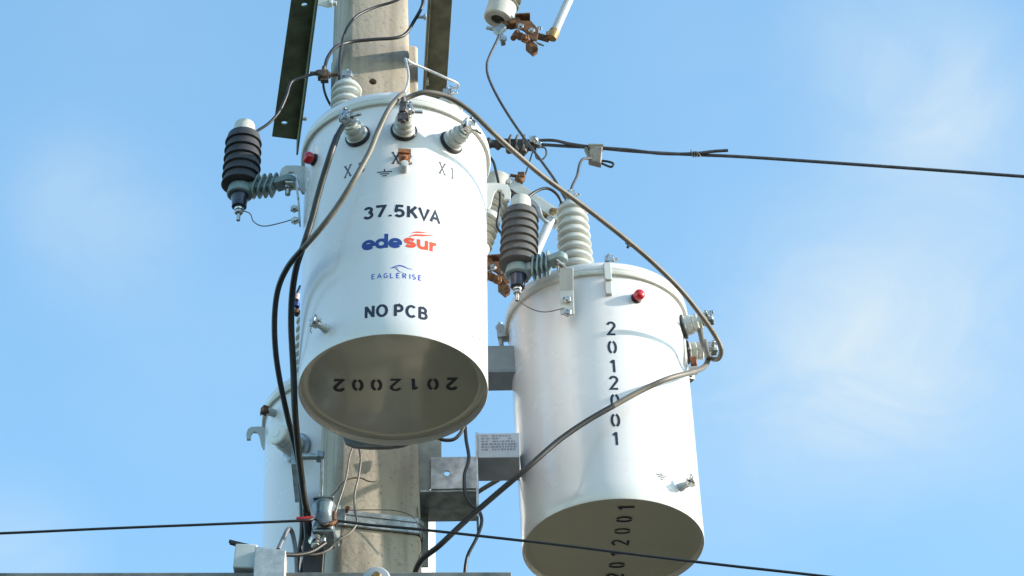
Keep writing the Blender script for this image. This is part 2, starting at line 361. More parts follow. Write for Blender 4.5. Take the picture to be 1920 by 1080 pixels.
def font_polys(txt, size, bold=0.0, sx=1.0, shear=0.0, spacing=1.0):
    cu = bpy.data.curves.new('txt', 'FONT'); cu.body = txt; cu.size = size; cu.offset = bold*size; cu.shear = shear; cu.align_x = 'CENTER'; cu.align_y = 'CENTER'
    cu.space_character = spacing; cu.resolution_u = 4
    o = bpy.data.objects.new('txt', cu); COL.objects.link(o)
    dg = bpy.context.evaluated_depsgraph_get(); me = bpy.data.meshes.new_from_object(o.evaluated_get(dg))
    res = [[(me.vertices[i].co.x*sx, me.vertices[i].co.y) for i in f.vertices] for f in me.polygons]
    bpy.data.objects.remove(o); bpy.data.curves.remove(cu); bpy.data.meshes.remove(me); return res

# ------------------------------------------------------------------ the ground (below the frame, it lights the undersides)
def ground():
    mb = MB(); mb.add([(-900, -900, 0), (900, -900, 0), (900, 900, 0), (-900, 900, 0)], [(0, 1, 2, 3)])
    g = part('ground', mb, mat('dry_grass_ground', (0.044, 0.039, 0.018), rough=0.95, var=0.25, vscale=0.3, col2=(0.028, 0.028, 0.012), spots=((0.15, 0.11, 0.06), 0.22, 0.58, 0.9)), None, loc=(0, 0, 0))
    g['kind'] = 'structure'
    mb = MB(); mb.add([(-900, 1.5, .004), (900, 1.5, .004), (900, 7.2, .004), (-900, 7.2, .004)], [(0, 1, 2, 3)])
    g = part('road', mb, mat('asphalt', (0.045, 0.044, 0.042), rough=0.9, var=0.15, vscale=2), None, loc=(0, 0, 0)); g['kind'] = 'structure'
    mb = MB(); mb.box((0, 8.1, .065), (1800, 1.7, .13)); g = part('pavement', mb, mat('pavement_concrete', (0.10, 0.088, 0.062), rough=0.9, var=0.1, vscale=1.5), None, loc=(0, 0, 0)); g['kind'] = 'structure'
ground()

def punch(o, holes):
    cm = MB()
    for p, ax, r_, l in holes: cm.cyl(p-ax*l, p+ax*l, r_, seg=24)
    cut = part('cut', cm, holem, None); bpy.context.view_layer.update()
    bo = o.modifiers.new('b', 'BOOLEAN'); bo.object = cut; bo.operation = 'DIFFERENCE'; bo.solver = 'EXACT'
    for m_ in list(o.modifiers):
        if m_.type == 'BEVEL': o.modifiers.remove(m_)
    me = bpy.data.meshes.new_from_object(o.evaluated_get(bpy.context.evaluated_depsgraph_get()))
    o.modifiers.clear(); o.data = me; bpy.data.objects.remove(cut); me.shade_smooth(); me.set_sharp_from_angle(angle=rad(40))
# ------------------------------------------------------------------ the pole
PY = 8.95
PA = rad(14)                                   # the pole's front face looks a little to the right
def pole():
    zc = lambda py: W(695, py, PY).z
    n_front = V((sin(PA), -cos(PA), 0)); u_r = V((cos(PA), sin(PA), 0))
    top = W(694, 0, PY); bot = W(691, 1050, PY)
    dz = top.z-bot.z; c_per = (top-bot)/dz; w0 = 0.186/2; w1 = 0.238/2       # half widths at those two heights
    t = thing('utility_pole', 'square weathered concrete utility pole carrying all the grey tanks', 'pole', (bot.x, PY, 0))
    def sect(z):
        k = (z-bot.z)/dz; c = V((bot.x + c_per.x*(z-bot.z)*0.9, PY, z)); w = w1+(w0-w1)*k; d = w+0.022; ch = 0.020
        pr = [(-w+ch, -d), (w-ch, -d), (w-ch*.3, -d+ch*.3), (w, -d+ch), (w, d-ch), (w-ch, d), (-w+ch, d), (-w, d-ch), (-w, -d+ch), (-w+ch*.3, -d+ch*.3)]
        return [c + u_r*a - n_front*b for a, b in pr]
    zs = [0.0] + [bot.z-1.5+i*0.25 for i in range(24)]
    mb = MB(); vs = []; k = 10
    for z in zs: vs += sect(z)
    fs = [tuple(range(k))] + [tuple(range((len(zs)-1)*k, len(zs)*k))]
    for i in range(len(zs)-1):
        for j in range(k): fs.append((i*k+j, i*k+(j+1) % k, (i+1)*k+(j+1) % k, (i+1)*k+j))
    mb.add(vs, fs)
    body = part('shaft', mb, concrete, t, smooth=50)
    # through hole seen above the front tank
    hp = W(700, 150, PY - w0 - 0.035); cm = MB(); cm.cyl(hp + n_front*0.08, hp - n_front*0.09, 0.0115, seg=24)
    cut = part('cut', cm, holem, None)
    bpy.context.view_layer.update()
    bo = body.modifiers.new('b', 'BOOLEAN'); bo.object = cut; bo.operation = 'DIFFERENCE'; bo.solver = 'EXACT'
    dg = bpy.context.evaluated_depsgraph_get(); me = bpy.data.meshes.new_from_object(body.evaluated_get(dg))
    body.modifiers.clear(); body.data = me; bpy.data.objects.remove(cut)
    me.shade_smooth(); me.set_sharp_from_angle(angle=rad(50))
    # the wider rear rib of the pole begins below the crossarms
    zt = zc(92); zb = zc(835); mb = MB()
    cx = lambda z: bot.x + c_per.x*(z-bot.z)*0.9
    for (za, zb_) in ((zb, zt),):
        v_ = []
        for z, top_ in ((za, 0), (zb_, 1)):
            for a, b in ((-0.10, -0.045), (0.131, -0.045), (0.137, -0.038), (0.137, 0.10), (-0.10, 0.10)):
                v_.append(V((cx(z), PY, z)) + u_r*a + V((-n_front.x, -n_front.y, 0))*b)
        mb.add(v_, [(4, 3, 2, 1, 0), (5, 6, 7, 8, 9)] + [(i, (i+1) % 5, (i+1) % 5+5, i+5) for i in range(5)])
    part('side_rib', mb, concrete, t, bevel=0.006)
    # steel band round the pole at the spool
    return t, n_front, u_r
POLE, PN, PU = pole()

# ------------------------------------------------------------------ transformers
def bushing_prof(h, r0, r1, sheds, core):
    pr = [(core*0.9, -0.02), (core, 0)]; p = h/sheds
    for i in range(sheds):
        R_ = r0+(r1-r0)*i/(sheds-1); z = i*p
        pr += [(core, z+p*0.06), (R_*0.95, z+p*0.14), (R_, z+p*0.24), (R_*0.985, z+p*0.38), (R_*.90, z+p*.68), (core, z+p*0.96)]
    return pr
SEG = 112
def make_tank(idx, label, base, top, R, psi, H=None):
    ax = (top-base).normalized(); H = (top-base).length if H is None else H
    X = V((1, 0, 0)); X = (X-ax*X.dot(ax)).normalized(); Yv = ax.cross(X)
    rot = Matrix((X, Yv, ax)).transposed()
    t = thing('transformer', label, 'transformer', base, 'pole-mounted transformers round the pole', rot)
    M_ = t.matrix_world.copy(); MW[t.name] = M_
    d = dict(t=t, M=M_, Mi=M_.inverted(), R=R, H=H, psi=psi)
    mb = MB()
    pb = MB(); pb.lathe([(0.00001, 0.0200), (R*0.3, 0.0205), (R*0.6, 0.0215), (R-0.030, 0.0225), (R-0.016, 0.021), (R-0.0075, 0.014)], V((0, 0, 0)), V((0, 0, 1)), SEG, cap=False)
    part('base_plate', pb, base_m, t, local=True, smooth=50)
    prof = [(R-0.0078, 0.0138), (R-0.0045, 0.003), (R-0.003, 0.0), (R-0.0008, 0.0), (R, 0.0012)]
    prof += [(R, H*i/12) for i in range(1, 13)]
    prof += [(R, H+0.004)]
    mb.lathe(prof, V((0, 0, 0)), V((0, 0, 1)), SEG, cap=False)
    tank = part('tank', mb, paint, t, local=True, smooth=50); d['tank'] = tank
    z = H
    mb = MB(); mb.lathe([(R+0.001, z-0.001), (R+0.009, z+0.0), (R+0.011, z+0.003), (R+0.011, z+0.012), (R+0.008, z+0.016), (R+0.002, z+0.016), (R+0.001, z+0.002)], V((0, 0, 0)), V((0, 0, 1)), SEG)
    part('clamp_band', mb, rim_m, t, local=True, smooth=35)
    mb = MB(); pr = [(R-0.02, z+0.0165), (R+0.0075, z+0.0170), (R+0.0095, z+0.020), (R+0.009, z+0.032), (R+0.003, z+0.043), (R-0.012, z+0.0505), (R-0.05, z+0.057)]
    pr += [((R-0.05)*(1-i/6.0) + 0.00001, z+0.057+0.018*sin(pi/2*i/6)) for i in range(1, 7)]
    mb.lathe(pr, V((0, 0, 0)), V((0, 0, 1)), SEG); d['lid'] = part('lid', mb, paint, t, local=True, smooth=50)
    return d
def to_local(d, p): return d['Mi'] @ p
def surf(d, px, py):
    """point of the tank wall under a pixel -> (azimuth, z) in tank space"""
    o = d['Mi'] @ EYE; r = (d['Mi'].to_3x3() @ ray(px, py)).normalized(); R = d['R']
    a = r.x*r.x+r.y*r.y; b = 2*(o.x*r.x+o.y*r.y); c = o.x*o.x+o.y*o.y-R*R; q = b*b-4*a*c
    tt = (-b-sqrt(max(0, q)))/(2*a); p = o+r*tt
    return atan2(p.x, -p.y), p.z
def LP(d, az, z, r=0): rr = d['R']+r; return V((rr*sin(az), -rr*cos(az), z))
def wraptext(d, polys, px, py, m_, off=0.0003, label=None, name='lettering', tilt=0.0):
    az, z = surf(d, px, py)
    def f(x, y, k=0):
        if tilt: x, y = x*cos(tilt)-y*sin(tilt), x*sin(tilt)+y*cos(tilt)
        return LP(d, az + x/d['R'], z+y, off+k)
    return part(name, polys_mesh(polys, f), m_, d['t'], local=True, label=label)
def bottomtext(d, polys, mapxy, m_, label=None):
    return part('lettering', polys_mesh(polys, lambda x, y, k: V((*mapxy(x, y), 0.0196-k)), cut=1.0), m_, d['t'], local=True, label=label)
def secondary(d, px, py, scale=1.0, tw=0.0, clamp=True, length=0.058, up=False, side=1):
    az, z = surf(d, px, py); n = V((sin(az), -cos(az), 0.10)).normalized(); c = LP(d, az, z, -0.004); t = d['t']
    s = scale
    mb = MB(); L_ = length*s
    mb.lathe([(0.031*s, 0.004), (0.031*s, 0.012), (0.027*s, 0.016), (0.0285*s, 0.022), (0.0285*s, 0.030), (0.024*s, 0.034), (0.0265*s, 0.040), (0.0262*s, 0.048), (0.0215*s, 0.052), (0.021*s, L_), (0.016*s, L_+0.003)], c, n, 28)
    b = part('secondary_bushing', mb, porc, t, local=True)
    mb = MB(); mb.lathe([(0.035*s, 0.001), (0.036*s, 0.003), (0.036*s, 0.008), (0.034*s, 0.010)], c, n, 28); part('gasket', mb, gasket, b, local=True)
    tip = c + n*(L_+0.003); tang = V((cos(az), sin(az), 0)); upv = V((0, 0, 1))
    q = tip + n*0.018
    mb = MB(); mb.cyl(tip - n*0.002, tip+n*0.032, 0.0105, seg=16)
    mb.lathe([(0.014, 0), (0.016, 0.003), (0.016, 0.010), (0.013, 0.013)], tip, n, 20)
    mb.box(q + upv*0.008*(1 if up else .4), (0.030, 0.026, 0.030), (tang, n, upv))
    mb.bolt(q + tang*0.013*side, tang*side, 0.0048, 0.024); mb.nut(q - tang*0.013*side, -tang*side, 0.010, 0.007)
    mb.bolt(q + upv*0.018 + n*0.004, n + upv*.3, 0.005, 0.006)
    part('terminal_clamp', mb, zinc, b, local=True, bevel=0.0015)
    return d['M'] @ (tip + n*0.02), d['M'].to_3x3() @ n
def primary(d, x, y, h=0.235, r0=0.052, r1=0.043, sheds=7, capw=0.02):
    t = d['t']; H = d['H']; o = V((x, y, H+0.055)); z = V((0, 0, 1))
    mb = MB(); mb.lathe(bushing_prof(h, r0, r1, sheds, r1*0.80) + [(0.026, h+0.004), (0.020, h+0.008)], o, z, 40)
    b = part('primary_bushing', mb, porc, t, local=True, smooth=50)
    mb = MB(); e = o+z*(h+0.006)
    mb.cyl(e, e+z*0.016, 0.018, 0.016, 20); mb.cyl(e+z*0.016, e+z*0.052, 0.006, seg=12); mb.nut(e+z*0.016, z, 0.011, 0.008)
    mb.box(e+z*0.034, (0.026, 0.020, 0.020)); mb.bolt(e+z*0.034+V((0.012, 0, 0)), V((1, 0, 0)), 0.004, 0.010)
    part('terminal_clamp', mb, zinc, b, local=True, bevel=0.0015)
    return d['M'] @ (e+z*0.03)
def lug(d, az, z, s=1.0, flip=False):
    """hook-shaped lifting lug, a plate standing out radially"""
    u = V((sin(az), -cos(az), 0)); v = V((0, 0, 1)); o = LP(d, az, z, -0.002)
    out = [(0, -0.062), (0.006, -0.062), (0.012, -0.050), (0.016, -0.028), (0.020, -0.012), (0.027, -0.004), (0.036, -0.004), (0.042, -0.012), (0.043, -0.030), (0.055, -0.030), (0.057, -0.010), (0.053, 0.006), (0.044, 0.014), (0.02, 0.016), (0, 0.014)]
    mb = MB(); mb.prism([(a*s, b*s) for a, b in out], o, u, v, 0.009)
    part('lifting_lug', mb, galvp, d['t'], local=True, bevel=0.0012)
def valve(d, px, py, r=0.0155):
    az, z = surf(d, px, py); n = V((sin(az), -cos(az), 0)); c = LP(d, az, z, -0.001)
    mb = MB(); mb.lathe([(r*.75, 0), (r*.75, 0.012), (r, 0.013), (r*1.03, 0.016), (r*1.0, 0.026), (r*.8, 0.031), (r*.35, 0.034), (0.0001, 0.0345)], c, n, 26)
    o = part('relief_valve', mb, redm, d['t'], local=True)
    mb = MB(); mb.lathe([(r*1.05, 0.0005), (r*1.05, 0.006), (r*.8, 0.008)], c, n, 20); part('gasket', mb, gasket, o, local=True)
def gstud(d, px, py, s=1.0, ring=True):
    az, z = surf(d, px, py); n = V((sin(az), -cos(az), 0)); c = LP(d, az, z, -0.002); tg = V((cos(az), sin(az), 0)); up = V((0, 0, 1))
    mb = MB(); mb.lathe([(0.013*s, 0), (0.012*s, 0.012), (0.010*s, 0.014), (0.010*s, 0.030*s)], c, n, 18)
    part('boss', mb, galvp, d['t'], local=True)
    e = c+n*0.03*s; mb = MB(); mb.box(e+n*0.010, (0.022*s, 0.018*s, 0.020*s), (tg, n, up)); mb.bolt(e+n*0.012+up*0.008, up, 0.0045*s, 0.010); mb.nut(e+n*0.018, n, 0.011*s, 0.008)
    mb.cyl(e+n*0.012-tg*0.02*s, e+n*0.012+tg*0.018*s, 0.0048*s, seg=10)
    if ring: mb.tube([e+n*.01-tg*.012, e+n*.014-tg*.016-up*.018, e+n*.014-tg*.012-up*.030], 0.0016, seg=6)
    part('ground_connector', mb, zinc, d['t'], local=True, bevel=0.001)

R_T = 0.25
# --- front tank
Y1 = 8.41
T1 = make_tank(1, 'grey cylindrical transformer marked 37.5KVA, hung in front of the pole', W(737, 733, Y1), W(742, 307, Y1+0.032), R_T, rad(6))
# --- right tank
Y2 = 9.0
T2 = make_tank(2, 'grey cylindrical transformer with a vertical number 2012001, right of the pole', W(1150, 1026, Y2), W(1118, 612, Y2), R_T, rad(75))
# --- rear tank
Y3 = 9.46
top3 = W(657, 798, Y3)
T3 = make_tank(3, 'grey cylindrical transformer mostly hidden behind the pole, lowest of the three', top3-V((0, 0, 0.73)), top3, R_T, rad(-30))

# T1 fittings
X3p, _ = secondary(T1, 671, 256, side=1)
X2p, _ = secondary(T1, 757, 246, side=1, up=True)
X1p, _ = secondary(T1, 846, 268, side=1)
d = T1
sx = 1/712.0
H1p = primary(T1, -0.140, 0.008, sheds=9)
H2p = primary(T1, 0.140, 0.092, sheds=9)
lug(T1, rad(-84), to_local(T1, W(560, 318, Y1)).z-0.006, 1.22)
lug(T1, rad(96), to_local(T1, W(917, 345, Y1+0.02)).z+0.012, 1.22)
valve(T1, 590, 300, r=.0165)
gstud(T1, 612, 617)
# copper ground strap and boss under X2
az, z = surf(T1, 757, 318); n = V((sin(az), -cos(az), 0)); c = LP(T1, az, z, -0.002); tg = V((cos(az), sin(az), 0)); up = V((0, 0, 1))
mb = MB(); mb.lathe([(0.0135, 0), (0.013, 0.014), (0.0105, 0.018), (0.0105, 0.030), (0.007, 0.031)], c, n, 20); part('boss', mb, galvp, T1['t'], local=True)
mb = MB(); mb.box(c+n*0.020+up*0.024, (0.030, 0.0035, 0.044), (tg, n, up)); mb.box(c+n*0.0120+up*0.0475, (0.034, 0.020, 0.0035), (tg, n, up)); mb.box(c+n*0.023+up*0.046, (0.034, 0.006, 0.014), (tg, n, up))
mb.bolt(c+n*0.021+up*0.024, n, 0.005, 0.004)
part('ground_strap', mb, copper, T1['t'], local=True, bevel=0.001)
# T1 lettering
def line_(d, txt, px, py, m_, h, wx, sw_, adv, label=None, wrap=True):
    tot = sum(adv.get(c, adv['*']) for c in txt); x = -tot/2; P_ = []
    for c in txt:
        if c != ' ': P_ += strokes(c, h, wx, sw_, x, -h/2)
        x += adv.get(c, adv['*'])
    return wraptext(d, P_, px, py, m_, label=label)
line_(T1, '37.5KVA', 757, 396, ink, 0.0380, 0.0415, 0.0086, {'*': 0.0322, '.': 0.0185, 'K': 0.0335}, 'rating lettering in dark navy capitals')
line_(T1, 'ede', 716, 452, inkblue, 0.047, 0.0455, 0.0104, {'*': 0.0355}, 'blue half of the company lettering')
line_(T1, 'sur', 791, 454, inkred, 0.047, 0.0455, 0.0098, {'*': 0.0340, 'r': 0.027}, 'red half of the company lettering')
x = 0; P_ = []
for ch in 'EAGLERISE':
    w_ = 0.014 if ch != 'I' else 0.006
    P_ += strokes(ch, 0.0150, 0.0165, 0.0025, x-0.068, -0.007); x += {'I': 0.009}.get(ch, 0.0163)
wraptext(T1, P_, 745, 517, inkblue2, label='thin blue capitals of the maker')
def ribbon(line, w0, w1):
    out = []; n = len(line)
    for i in range(n-1):
        a, b = V(line[i]), V(line[i+1]); t_ = (b-a).normalized(); nn = V((-t_.y, t_.x)); wa = w0+(w1-w0)*abs(2*i/(n-1)-1); wb = w0+(w1-w0)*abs(2*(i+1)/(n-1)-1)
        out.append([a+nn*wa/2, a-nn*wa/2, b-nn*wb/2, b+nn*wb/2])
    return out
wraptext(T1, ribbon([(-.031, -.012), (-.024, -.006), (-.012, -.002), (.004, .000), (.020, .004), (.036, .010)], .0075, .0012), 789, 441, inkred, label='red swoosh over the company lettering')
wraptext(T1, ribbon([(-.026, .001), (-.018, .006), (-.006, .0085), (.006, .010), (.016, .0135)], .0055, .001), 789, 441, inkred, label='thin upper stroke of the red swoosh')
P_ = ribbon([(-.028, -.003), (-.022, .0), (-.012, .005), (-.002, .007), (.008, .004), (.018, -.001), (.030, -.002)], 0.004, 0.0012) + ribbon([(-.016, -.003), (-.010, -.006), (-.006, -.012), (.004, -.016)], 0.0026, 0.001) + ribbon([(-.028, -.003), (-.012, .001), (-.008, -.004)], 0.0016, 0.001)
wraptext(T1, P_, 752, 502, inkblue2, label='small blue bird outline above the thin capitals')
line_(T1, 'NO PCB', 746, 582, ink, 0.0370, 0.0375, 0.0080, {'*': 0.0320, ' ': 0.012}, 'dark navy lettering low on the tank')
def word(d, glyphs, px, py, m_, h, wx, sw_, gap, **kw):
    P_ = []; tot = len(glyphs)*gap
    for i, g in enumerate(glyphs): P_ += strokes(g, h, wx, sw_, i*gap-tot/2, -h/2)
    return wraptext(d, P_, px, py, m_, **kw)
word(T1, ['X', '3'], 671, 315, inkgrey, 0.037, 0.033, 0.0044, 0.040)
word(T1, ['X', 'T2'], 759, 297, inkgrey, 0.037, 0.031, 0.0044, 0.033)
word(T1, ['X', 'T1'], 843, 322, inkgrey, 0.037, 0.031, 0.0042, 0.033)
word(T1, ['gnd'], 721, 324, ink, 0.026, 0.040, 0.0036, 0.040, name='ground_symbol')
word(T1, ['%', 'R', 'E'], 902, 640, inkfaint, 0.040, 0.034, 0.0035, 0.045)
# underside number, seen upside down
P_ = []
for i, ch in enumerate('2012002'): P_ += strokes(ch, 0.050, 0.046, 0.0088, (i-3)*0.0495-0.014, -0.025)
cb = to_local(T1, W(741, 731, Y1))
bottomtext(T1, P_, lambda x, y: (cb.x-x, cb.y+y), ink, label='number 2012002 on the underside')
# T2 fittings
S1p, S1n = secondary(T2, 1281, 613, side=-1)
az_s, z_s = surf(T2, 1281, 613)
def sec_az(d, az, z, **kw):
    c = d['M'] @ LP(d, az, z); v = c-EYE; k = v.dot(FWD); px = 960+v.dot(RTV)/k*F_PX; py = 540-v.dot(UPV)/k*F_PX
    return c
def secondary_at(d, az, z, **kw):
    global surf
    keep = surf; surf = lambda *_: (az, z)
    try: return secondary(d, 0, 0, **kw)
    finally: surf = keep
S2p, S2n = secondary_at(T2, rad(93), z_s-0.034, side=-1)
S3p, S3n = secondary_at(T2, rad(126), z_s-0.01, side=-1)
primary(T2, -0.052, -0.150, sheds=9, h=0.262, r0=0.0535, r1=0.045)
HB2 = T2['M'] @ V((-0.052, -0.150, T2['H']+0.055+0.262+0.03))
primary(T2, 0.06, 0.14, sheds=7)
valve(T2, 1193, 560)
gstud(T2, 1276, 914, ring=False)
lug(T2, rad(165), T2['H']-0.06)
# clamp bolt lug on the lid band of T2 and copper strap at far right
az, z = surf(T2, 1140, 540); n = V((sin(az), -cos(az), 0)); tg = V((cos(az), sin(az), 0))
Hh = T2['H']; mb = MB(); mb.box(LP(T2, az, Hh+0.002, 0.014), (0.020, 0.012, 0.058), (tg, n, up)); mb.box(LP(T2, az, Hh-0.045, 0.005), (0.018, 0.014, 0.050), (tg, n, up))
part('lid_clip', mb, galvp, T2['t'], local=True, bevel=0.0015)
c = LP(T2, rad(84), z_s-0.125, -0.002); n = V((sin(rad(84)), -cos(rad(84)), 0)); tg = V((cos(rad(84)), sin(rad(84)), 0))
mb = MB(); mb.lathe([(0.013, 0), (0.013, 0.026)], c, n, 18); part('boss', mb, galvp, T2['t'], local=True)
mb = MB(); mb.box(c+n*0.018+up*0.026, (0.03, 0.018, 0.024), (tg, n, up)); part('ground_strap', mb, copper, T2['t'], local=True, bevel=0.001)
ys_ = [(1146, 616), (1148, 651), (1150, 686), (1151, 718), (1153, 751), (1154, 788), (1155, 822)]
P_ = []
az0, z0 = surf(T2, 1150, 718)
for (px, py), ch in zip(ys_, '2012001'):
    a, z = surf(T2, px, py); P_ += strokes(ch, 0.043, 0.040, 0.0072, (a-az0)*R_T-0.012, z-z0-0.0215)
part('lettering', polys_mesh(P_, lambda x, y, k: LP(T2, az0+x/R_T, z0+y, 0.0003+k)), ink, T2['t'], local=True, label='number 2012001 down the side')
word(T2, ['gnd'], 1240, 893, ink, 0.024, 0.036, 0.0034, 0.036, name='ground_symbol')
P_ = []
for i, ch in enumerate('2012001'): P_ += strokes(ch, 0.046, 0.046, 0.0075, (i-3)*0.060-0.014, -0.023)
# place along the underside: text runs towards the camera side
cb2 = to_local(T2, W(1163, 1009, Y2))
def m2(x, y):            # text x runs to the camera (image up), text y runs to image left
    a = rad(4); xx, yy = -y, x; return (cb2.x + xx*cos(a)+yy*sin(a)*1.0, 0.010 - (yy*cos(a)-xx*sin(a)))
bottomtext(T2, P_, m2, ink, label='number 2012001 on the underside')
# left side bolt on T2 (x 945, y 600) : band clamp bolt
az = rad(-97); c = LP(T2, az, Hh-0.005, 0.0); n = V((sin(az), -cos(az), 0)); tg = V((cos(az), sin(az), 0))
mb = MB(); mb.box(c+n*0.018+up*0.016, (0.030, 0.030, 0.036), (tg, n, up)); mb.cyl(c+n*0.024-up*0.045, c+n*0.024+up*0.055, 0.007, seg=14); mb.nut(c+n*0.024+up*0.034, up, 0.014, 0.012); mb.nut(c+n*0.024-up*0.05, up, 0.015, 0.014)
part('band_bolt', mb, galv, T2['t'], local=True, bevel=0.001)
# T3 fittings
lug(T3, rad(-88), T3['H']-0.022)
def boss_on(d, px, py, r, l, m_, name):
    az, z = surf(d, px, py); n = V((sin(az), -cos(az), 0)); c = LP(d, az, z, -0.002); mb = MB()
    mb.lathe([(r*1.0, 0), (r*1.0, l*.7), (r*.9, l*.72), (r*.9, l), (r*.8, l+.003), (0.0001, l+.003)], c, n, 28)
    return part(name, mb, m_, d['t'], local=True), c, n
o_, c, n = boss_on(T3, 558, 842, 0.033, 0.096, galvp, 'tap_changer_housing')
mb = MB(); mb.lathe([(.026, .094), (.0325, .096), (.0325, .101), (.029, .104), (.012, .1045), (.012, .106), (.0001, .106)], c, n, 28); part('cap', mb, mat('sunlit_white_plastic', (.82, .82, .80), rough=.35, var=.02), o_, local=True)  # cap whitened so its face looks sunlit; the light is in the colour
mb = MB(); mb.lathe([(0.046, 0.001), (0.047, 0.010), (0.040, 0.016)], c, n, 32); part('flange', mb, galv, T3['t'], local=True)
az, z = surf(T3, 515, 775); n = V((sin(az), -cos(az), 0)); c = LP(T3, az, z, -0.002); tg = V((cos(az), sin(az), 0))
mb = MB(); mb.lathe([(0.012, 0), (0.012, 0.028)], c, n, 18); part('boss', mb, galvp, T3['t'], local=True)
mb = MB(); mb.box(c+n*0.034, (0.022, 0.018, 0.022), (tg, n, up)); mb.tube([c+n*.04, c+n*.048-up*.012, c+n*.046-up*.024], .0015, seg=6); part('ground_connector', mb, rust, T3['t'], local=True, bevel=.001)
b3 = to_local(T3, W(579, 700, Y3-0.10)); HB3 = primary(T3, b3.x, -0.10, sheds=9, h=0.27, r0=0.047, r1=0.042)

# ------------------------------------------------------------------ hangers between pole and tanks
def hangers():
    t = thing('cluster_mount', 'galvanised steel bracket holding the tanks to the pole', 'bracket', W(790, 880, PY))
    # channel column at the right of the pole
    mb = MB(); pa = W(803, 815, 8.93); pb = W(803, 948, 8.93)
    v = pb-pa
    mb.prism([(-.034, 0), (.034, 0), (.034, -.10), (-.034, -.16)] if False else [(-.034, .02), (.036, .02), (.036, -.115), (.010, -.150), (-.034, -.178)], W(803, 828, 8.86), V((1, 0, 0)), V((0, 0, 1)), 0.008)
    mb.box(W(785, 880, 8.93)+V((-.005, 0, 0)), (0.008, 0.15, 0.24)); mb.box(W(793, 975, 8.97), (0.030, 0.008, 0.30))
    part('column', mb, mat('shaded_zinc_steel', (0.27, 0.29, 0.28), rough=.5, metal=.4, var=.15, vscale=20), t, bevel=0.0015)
    # arm to the right tank: channel with web to the front
    A = W(808, 905, 8.85); B = W(893, 905, 8.85)
    mb = MB(); zt = W(850, 858, 8.85).z; zb = W(850, 917, 8.85).z; xa, xb = A.x, B.x
    mb.box(((xa+xb)/2, 8.85, (zt+zb)/2), (xb-xa, 0.006, zt-zb)); mb.box(((xa+xb)/2-.014, 8.93, zb-.003), (xb-xa+.028, 0.155, 0.006))
    arm_o = part('lower_arm', mb, galv, t, bevel=0.0015)
    punch(arm_o, [(W(838, 888, 8.85), V((0, 1, 0)), .0085, .03), (W(838, 924, 8.93), V((0, 0, 1)), .0085, .03)])
    mb = MB(); mb.box(W(895, 905, 8.87), (0.006, 0.09, 0.27)); part('end_plate', mb, galv, t, bevel=0.001)
    # upper arm
    mb = MB(); p0 = W(905, 668, 8.98); p1 = W(975, 668, 8.98); zt = W(940, 649, 8.93).z; zb = W(940, 695, 8.93).z
    x0 = W(800, 670, 8.95).x; x1 = W(972, 670, 8.95).x
    mb.box(((x0+x1)/2, 8.93, (zt+zb)/2), (x1-x0, 0.006, zt-zb)); mb.box(((x0+x1)/2, 8.975, zb-.003), (x1-x0, 0.096, 0.006))
    part('upper_arm', mb, mat('shaded_blue_grey_steel', (0.22, 0.26, 0.30), rough=.45, var=.08, vscale=20), t, bevel=0.0015)  # colour darkened to hold the shadow of the right tank
    # lower arm to the front tank: curved strap under it
    mb = MB(); c0 = W(715, 838, 8.72)
    mb.prism([(-.105, .03), (.10, .03), (.085, .012), (.060, .000), (.02, -.006), (-.03, -.006), (-.075, -.001), (-.098, .012)], c0, V((1, 0, 0)), V((0, 0, 1)), 0.012)
    mb.box(c0+V((-.02, -.04, .04)), (0.10, 0.10, 0.012)); mb.box(c0+V((0.0, -.035, .10)), (0.012, 0.11, 0.16))
    part('front_hanger', mb, mat('shadowed_zinc_steel', (0.18, 0.19, 0.20), rough=.5, metal=.3, var=.2, vscale=20), t, bevel=0.002)  # shadow under the front tank is put into this dark colour
    # rod to the rear tank on the left
    mb = MB(); a = W(566, 856, 9.02); b = W(607, 856, 9.0); mb.cyl(a-V((.02, 0, 0)), b, 0.0095, seg=16); mb.nut(W(593, 856, 9.005), V((1, 0, 0)), 0.019, 0.014); mb.nut(W(601, 856, 9.0), V((1, 0, 0)), 0.016, 0.010)
    mb.box((a+b)/2+V((-.05, .10, .0)), (0.02, 0.2, 0.05))
    part('through_bolt', mb, galv, t, bevel=0.001)
    # embossed plate box beside the right tank
    q = thing('nameplate_box', 'grey box with a printed plate fixed to the right tank bracket', 'nameplate', W(935, 845, 8.86))
    x0 = W(896, 850, 8.82).x; x1 = W(974, 850, 8.82).x; zt = W(930, 812, 8.82).z; zb = W(930, 858, 8.82).z
    mb = MB(); mb.box(((x0+x1)/2, 8.88, (zt+zb)/2), (x1-x0, 0.12, zt-zb)); part('box', mb, plate_m, q, bevel=0.002)
    mb = MB(); rnd = random.Random(3)
    for row in range(6):
        x = x0+0.010; z = zt-0.009-row*0.0088
        while x < x1-0.012:
            w = rnd.uniform(.003, .010)
            if rnd.random() < 0.85: mb.box((x+w/2, 8.8192, z), (w, 0.0008, 0.0034 if row < 3 else 0.005))
            x += w+rnd.uniform(.0015, .004)
    part('print', mb, plate_ink, q)
    return t
hangers()

